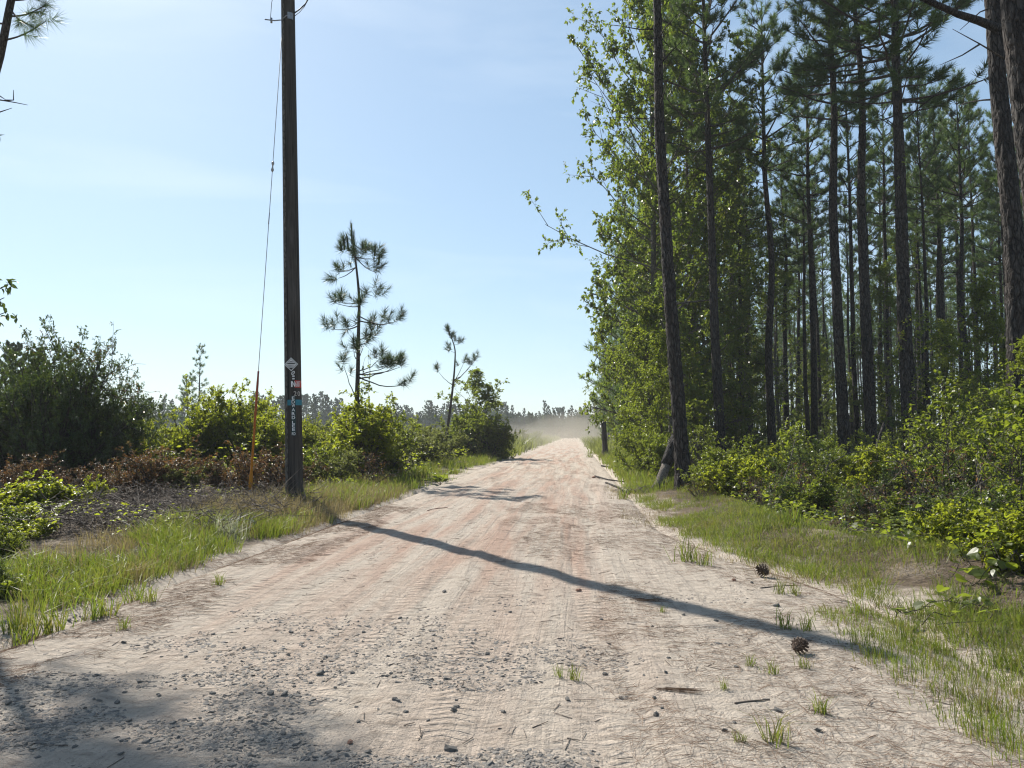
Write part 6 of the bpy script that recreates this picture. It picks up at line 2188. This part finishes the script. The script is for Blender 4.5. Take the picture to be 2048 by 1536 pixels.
# root tangle on the shoulder
mb = MB('dead_wood')
p = on_ground(1272, 985)
for k in range(46):
    a = RNG.uniform(0, 6.28)
    q_ = np.array([RNG.normal(0, 0.10), RNG.normal(0, 0.08), 0.0])
    tube(mb, bend(q_, unit(np.array([math.cos(a), math.sin(a), RNG.uniform(0.1, 1.6)])), RNG.uniform(0.2, 0.6), 5, -0.3, 0.2, 0.06), np.linspace(0.012, 0.004, 5), 4, 0)
tag(ob('root_tangle', mb.mesh('root_tangle'), None, (p.x, p.y, sz(p.x, p.y))), 'grey tangle of dead roots at the shoulder before the corner pine', 'roots')


# scattered needle litter and small twigs (nobody could count them)
def litter(name, n, s0, s1, l0f, l1f, length, r, mat, thr, seed, label, zmax=0.012, pw=1.2, along_road=False):
    S = s0 + (s1 - s0) * RNG.random(n * 3) ** pw; L = l0f(S) + (l1f(S) - l0f(S)) * RNG.random(n * 3)
    k = fbm(S * 1.4, L * 2.2, seed, 4) > thr
    S, L = S[k][:n], L[k][:n]
    x, y = sl_to_xy(S, L)
    m = len(S)
    a = RNG.uniform(0, 6.28, m); ln = length * RNG.uniform(0.5, 1.3, m)
    P0 = np.stack([x, y, surf_z(x, y) + 0.002 + RNG.random(m) * zmax], 1)
    x1, y1 = x + np.cos(a) * ln, y + np.sin(a) * ln
    P1 = np.stack([x1, y1, surf_z(x1, y1) + 0.002 + RNG.random(m) * zmax], 1)
    mb = MB(mat)
    sticks(mb, P0, P1, r, r * 0.7)
    return stuff(name, mb.mesh(name), label, 'litter')


litter('needle_litter', 9000, 2.2, 16.0, C(-4.6), C(-3.1), 0.13, 0.0011, 'straw', 0.44, 81, 'brown fallen pine needles along the sandy foot of the bank')
litter('shoulder_needle_litter', 12000, 2.2, 16.0, lambda s: edge_r(s) - 2.6, lambda s: edge_r(s) + 0.5, 0.12, 0.0010, 'straw', 0.45, 83, 'brown fallen pine needles over the sandy shoulder by the wood')
litter('bank_litter', 7000, 7.0, 20.0, C(-8.5), C(-4.5), 0.2, 0.002, 'straw_grey', 0.35, 85, 'grey dead straw over the bank', 0.05)
litter('ditch_litter', 7000, 4.5, 20.0, lambda s: edge_r(s) + 0.8, lambda s: edge_r(s) + 3.6, 0.18, 0.002, 'straw_grey', 0.38, 87, 'dead straw and twigs over the ditch and berm along the wood', 0.04)
litter('twig_litter', 700, 2.4, 20.0, C(-4.4), lambda s: edge_r(s) + 0.2, 0.10, 0.0028, 'straw_grey', 0.42, 89, 'small bits of twig and bark strewn over the sand', 0.006)

# ================================================================== AIR: haze and road dust
def box_mesh(name, lo, hi, mat):
    mb = MB(mat)
    box(mb, [(a + b_) / 2 for a, b_ in zip(lo, hi)], [b_ - a for a, b_ in zip(lo, hi)])
    return mb.mesh(name)


M['haze'] = volume_mat('haze_air', (0.86, 0.90, 0.95), 0.00055, 0.0)
hz = ob('haze', box_mesh('haze', (-5600, -3000, -1.5), (5600, 7200, 31.0), M['haze']))
tag(hz, 'thin pale haze over the whole scene', 'haze', None, 'stuff')
M['dust'] = volume_mat('road_dust', (0.78, 0.71, 0.60), 0.0030, 0.0)


def dust(name, s, l, rs_, rl, rz_, label):
    x, y = sl_to_xy(s, l)
    mb = MB(M['dust'])
    nu, nv = 24, 12
    V = [(0, 0, rz_)]; 
    for i in range(1, nv):
        ph = math.pi * i / nv
        for j in range(nu):
            th = 2 * math.pi * j / nu
            V.append((math.sin(ph) * math.cos(th) * rl, math.sin(ph) * math.sin(th) * rs_, math.cos(ph) * rz_))
    V.append((0, 0, -rz_))
    T, Q = [], []
    for j in range(nu):
        T.append((0, 1 + j, 1 + (j + 1) % nu))
        T.append((len(V) - 1, 1 + (nv - 2) * nu + (j + 1) % nu, 1 + (nv - 2) * nu + j))
    for i in range(nv - 2):
        for j in range(nu):
            Q.append((1 + i * nu + j, 1 + (i + 1) * nu + j, 1 + (i + 1) * nu + (j + 1) % nu, 1 + i * nu + (j + 1) % nu))
    mb.add(V, T, Q, 0)
    o = ob(name, mb.mesh(name), None, (x, y, 0.0))
    o.rotation_euler = (0, 0, -TH)
    return tag(o, label, 'dust', None, 'stuff')


for s_, l_, a_, b_, c_ in ((112, -1.0, 40, 9, 4.0), (88, -3.0, 26, 7, 2.4), (140, -5.0, 34, 14, 5.2), (165, 0.0, 40, 12, 6.6), (125, -12.0, 30, 12, 3.4), (150, 3.0, 26, 6, 8.5)):
    dust('dust_cloud', s_, l_, a_, b_, c_, 'tan dust hanging over the far stretch of the road')
dust('dust_veil', 70, -8.5, 26, 8, 2.6, 'thinner dust drifting over the verge beside the far road')

# ================================================================== LABELS that single out each of the repeats
ORD = 'nearest,second nearest,third nearest,fourth nearest,fifth nearest,sixth nearest,seventh nearest,eighth nearest,ninth nearest,tenth nearest,eleventh nearest,twelfth nearest,thirteenth nearest,fourteenth nearest,fifteenth nearest,sixteenth nearest,seventeenth nearest,eighteenth nearest,nineteenth nearest,twentieth nearest'.split(',')
GAPS_R = ((1368, 'on the road side of the corner pine'), (1443, 'between the corner pine and the trunk behind it'), (1545, 'between the second dark trunk and the lone mid-distance pine'),
          (1630, 'between the lone mid-distance pine and the leaf-sprayed pine'), (1690, 'between the leaf-sprayed pine and the thick pine pair'), (1746, 'between the two thick twin pines'),
          (1822, 'between the thick pine pair and the vine-clad pine'), (1935, 'in the lit gap beyond the vine-clad pine'), (2047, 'close before the massive edge pine'), (9999, 'beyond the massive edge pine'))
GAPS_L = ((200, 'behind the tall dark clump'), (397, 'between the dark clump and the tall lone pine'), (510, 'between the tall lone pine and the orange guard'), (590, 'between the orange guard and the utility pole'),
          (712, 'between the utility pole and the young pine'), (890, 'between the young pine and the leaning pine'), (1000, 'behind the dusty roadside clump'), (1130, 'between the dusty clump and the road end'), (9999, 'between the road end and the wood'))


def relabel(group, what, gaps, far, split=False):
    by = {}
    for o in [o for o in bpy.data.objects if o.parent is None and o.get('group') == group]:
        x, y, _ = o.location
        px = CX + x / max(y, 1) * F_PX
        g = next(t for lim, t in gaps if px < lim)
        by.setdefault(g, []).append((y, o))
    for g, lst in by.items():
        lst.sort(key=lambda t: t[0])
        for k, (y, o) in enumerate(lst):
            o['label'] = f'{ORD[k]} {what} {g}' if k < len(ORD) else f'{far} {g}'


relabel('pines in the plantation rows', 'slender plantation pine', GAPS_R, 'deep-standing slender pine')
relabel('pines closing the back of the wood', 'distant pine', GAPS_R, 'farthest thin pine')
relabel('understorey trees among the pines', 'understorey tree', GAPS_R, 'deep understorey tree')
relabel('understorey bushes among the pines', 'understorey bush', GAPS_R, 'deep understorey bush')
relabel('bushes over the cleared field', 'field bush', GAPS_L, 'far field bush')
relabel('trees of the hazy treeline', 'hazy treeline pine', GAPS_L, 'farther hazy treeline pine')
relabel('pines along the far road edge', 'dark pine of the hazy row along the far road', ((9999, 'by the wood'),), 'far dark pine of the row')
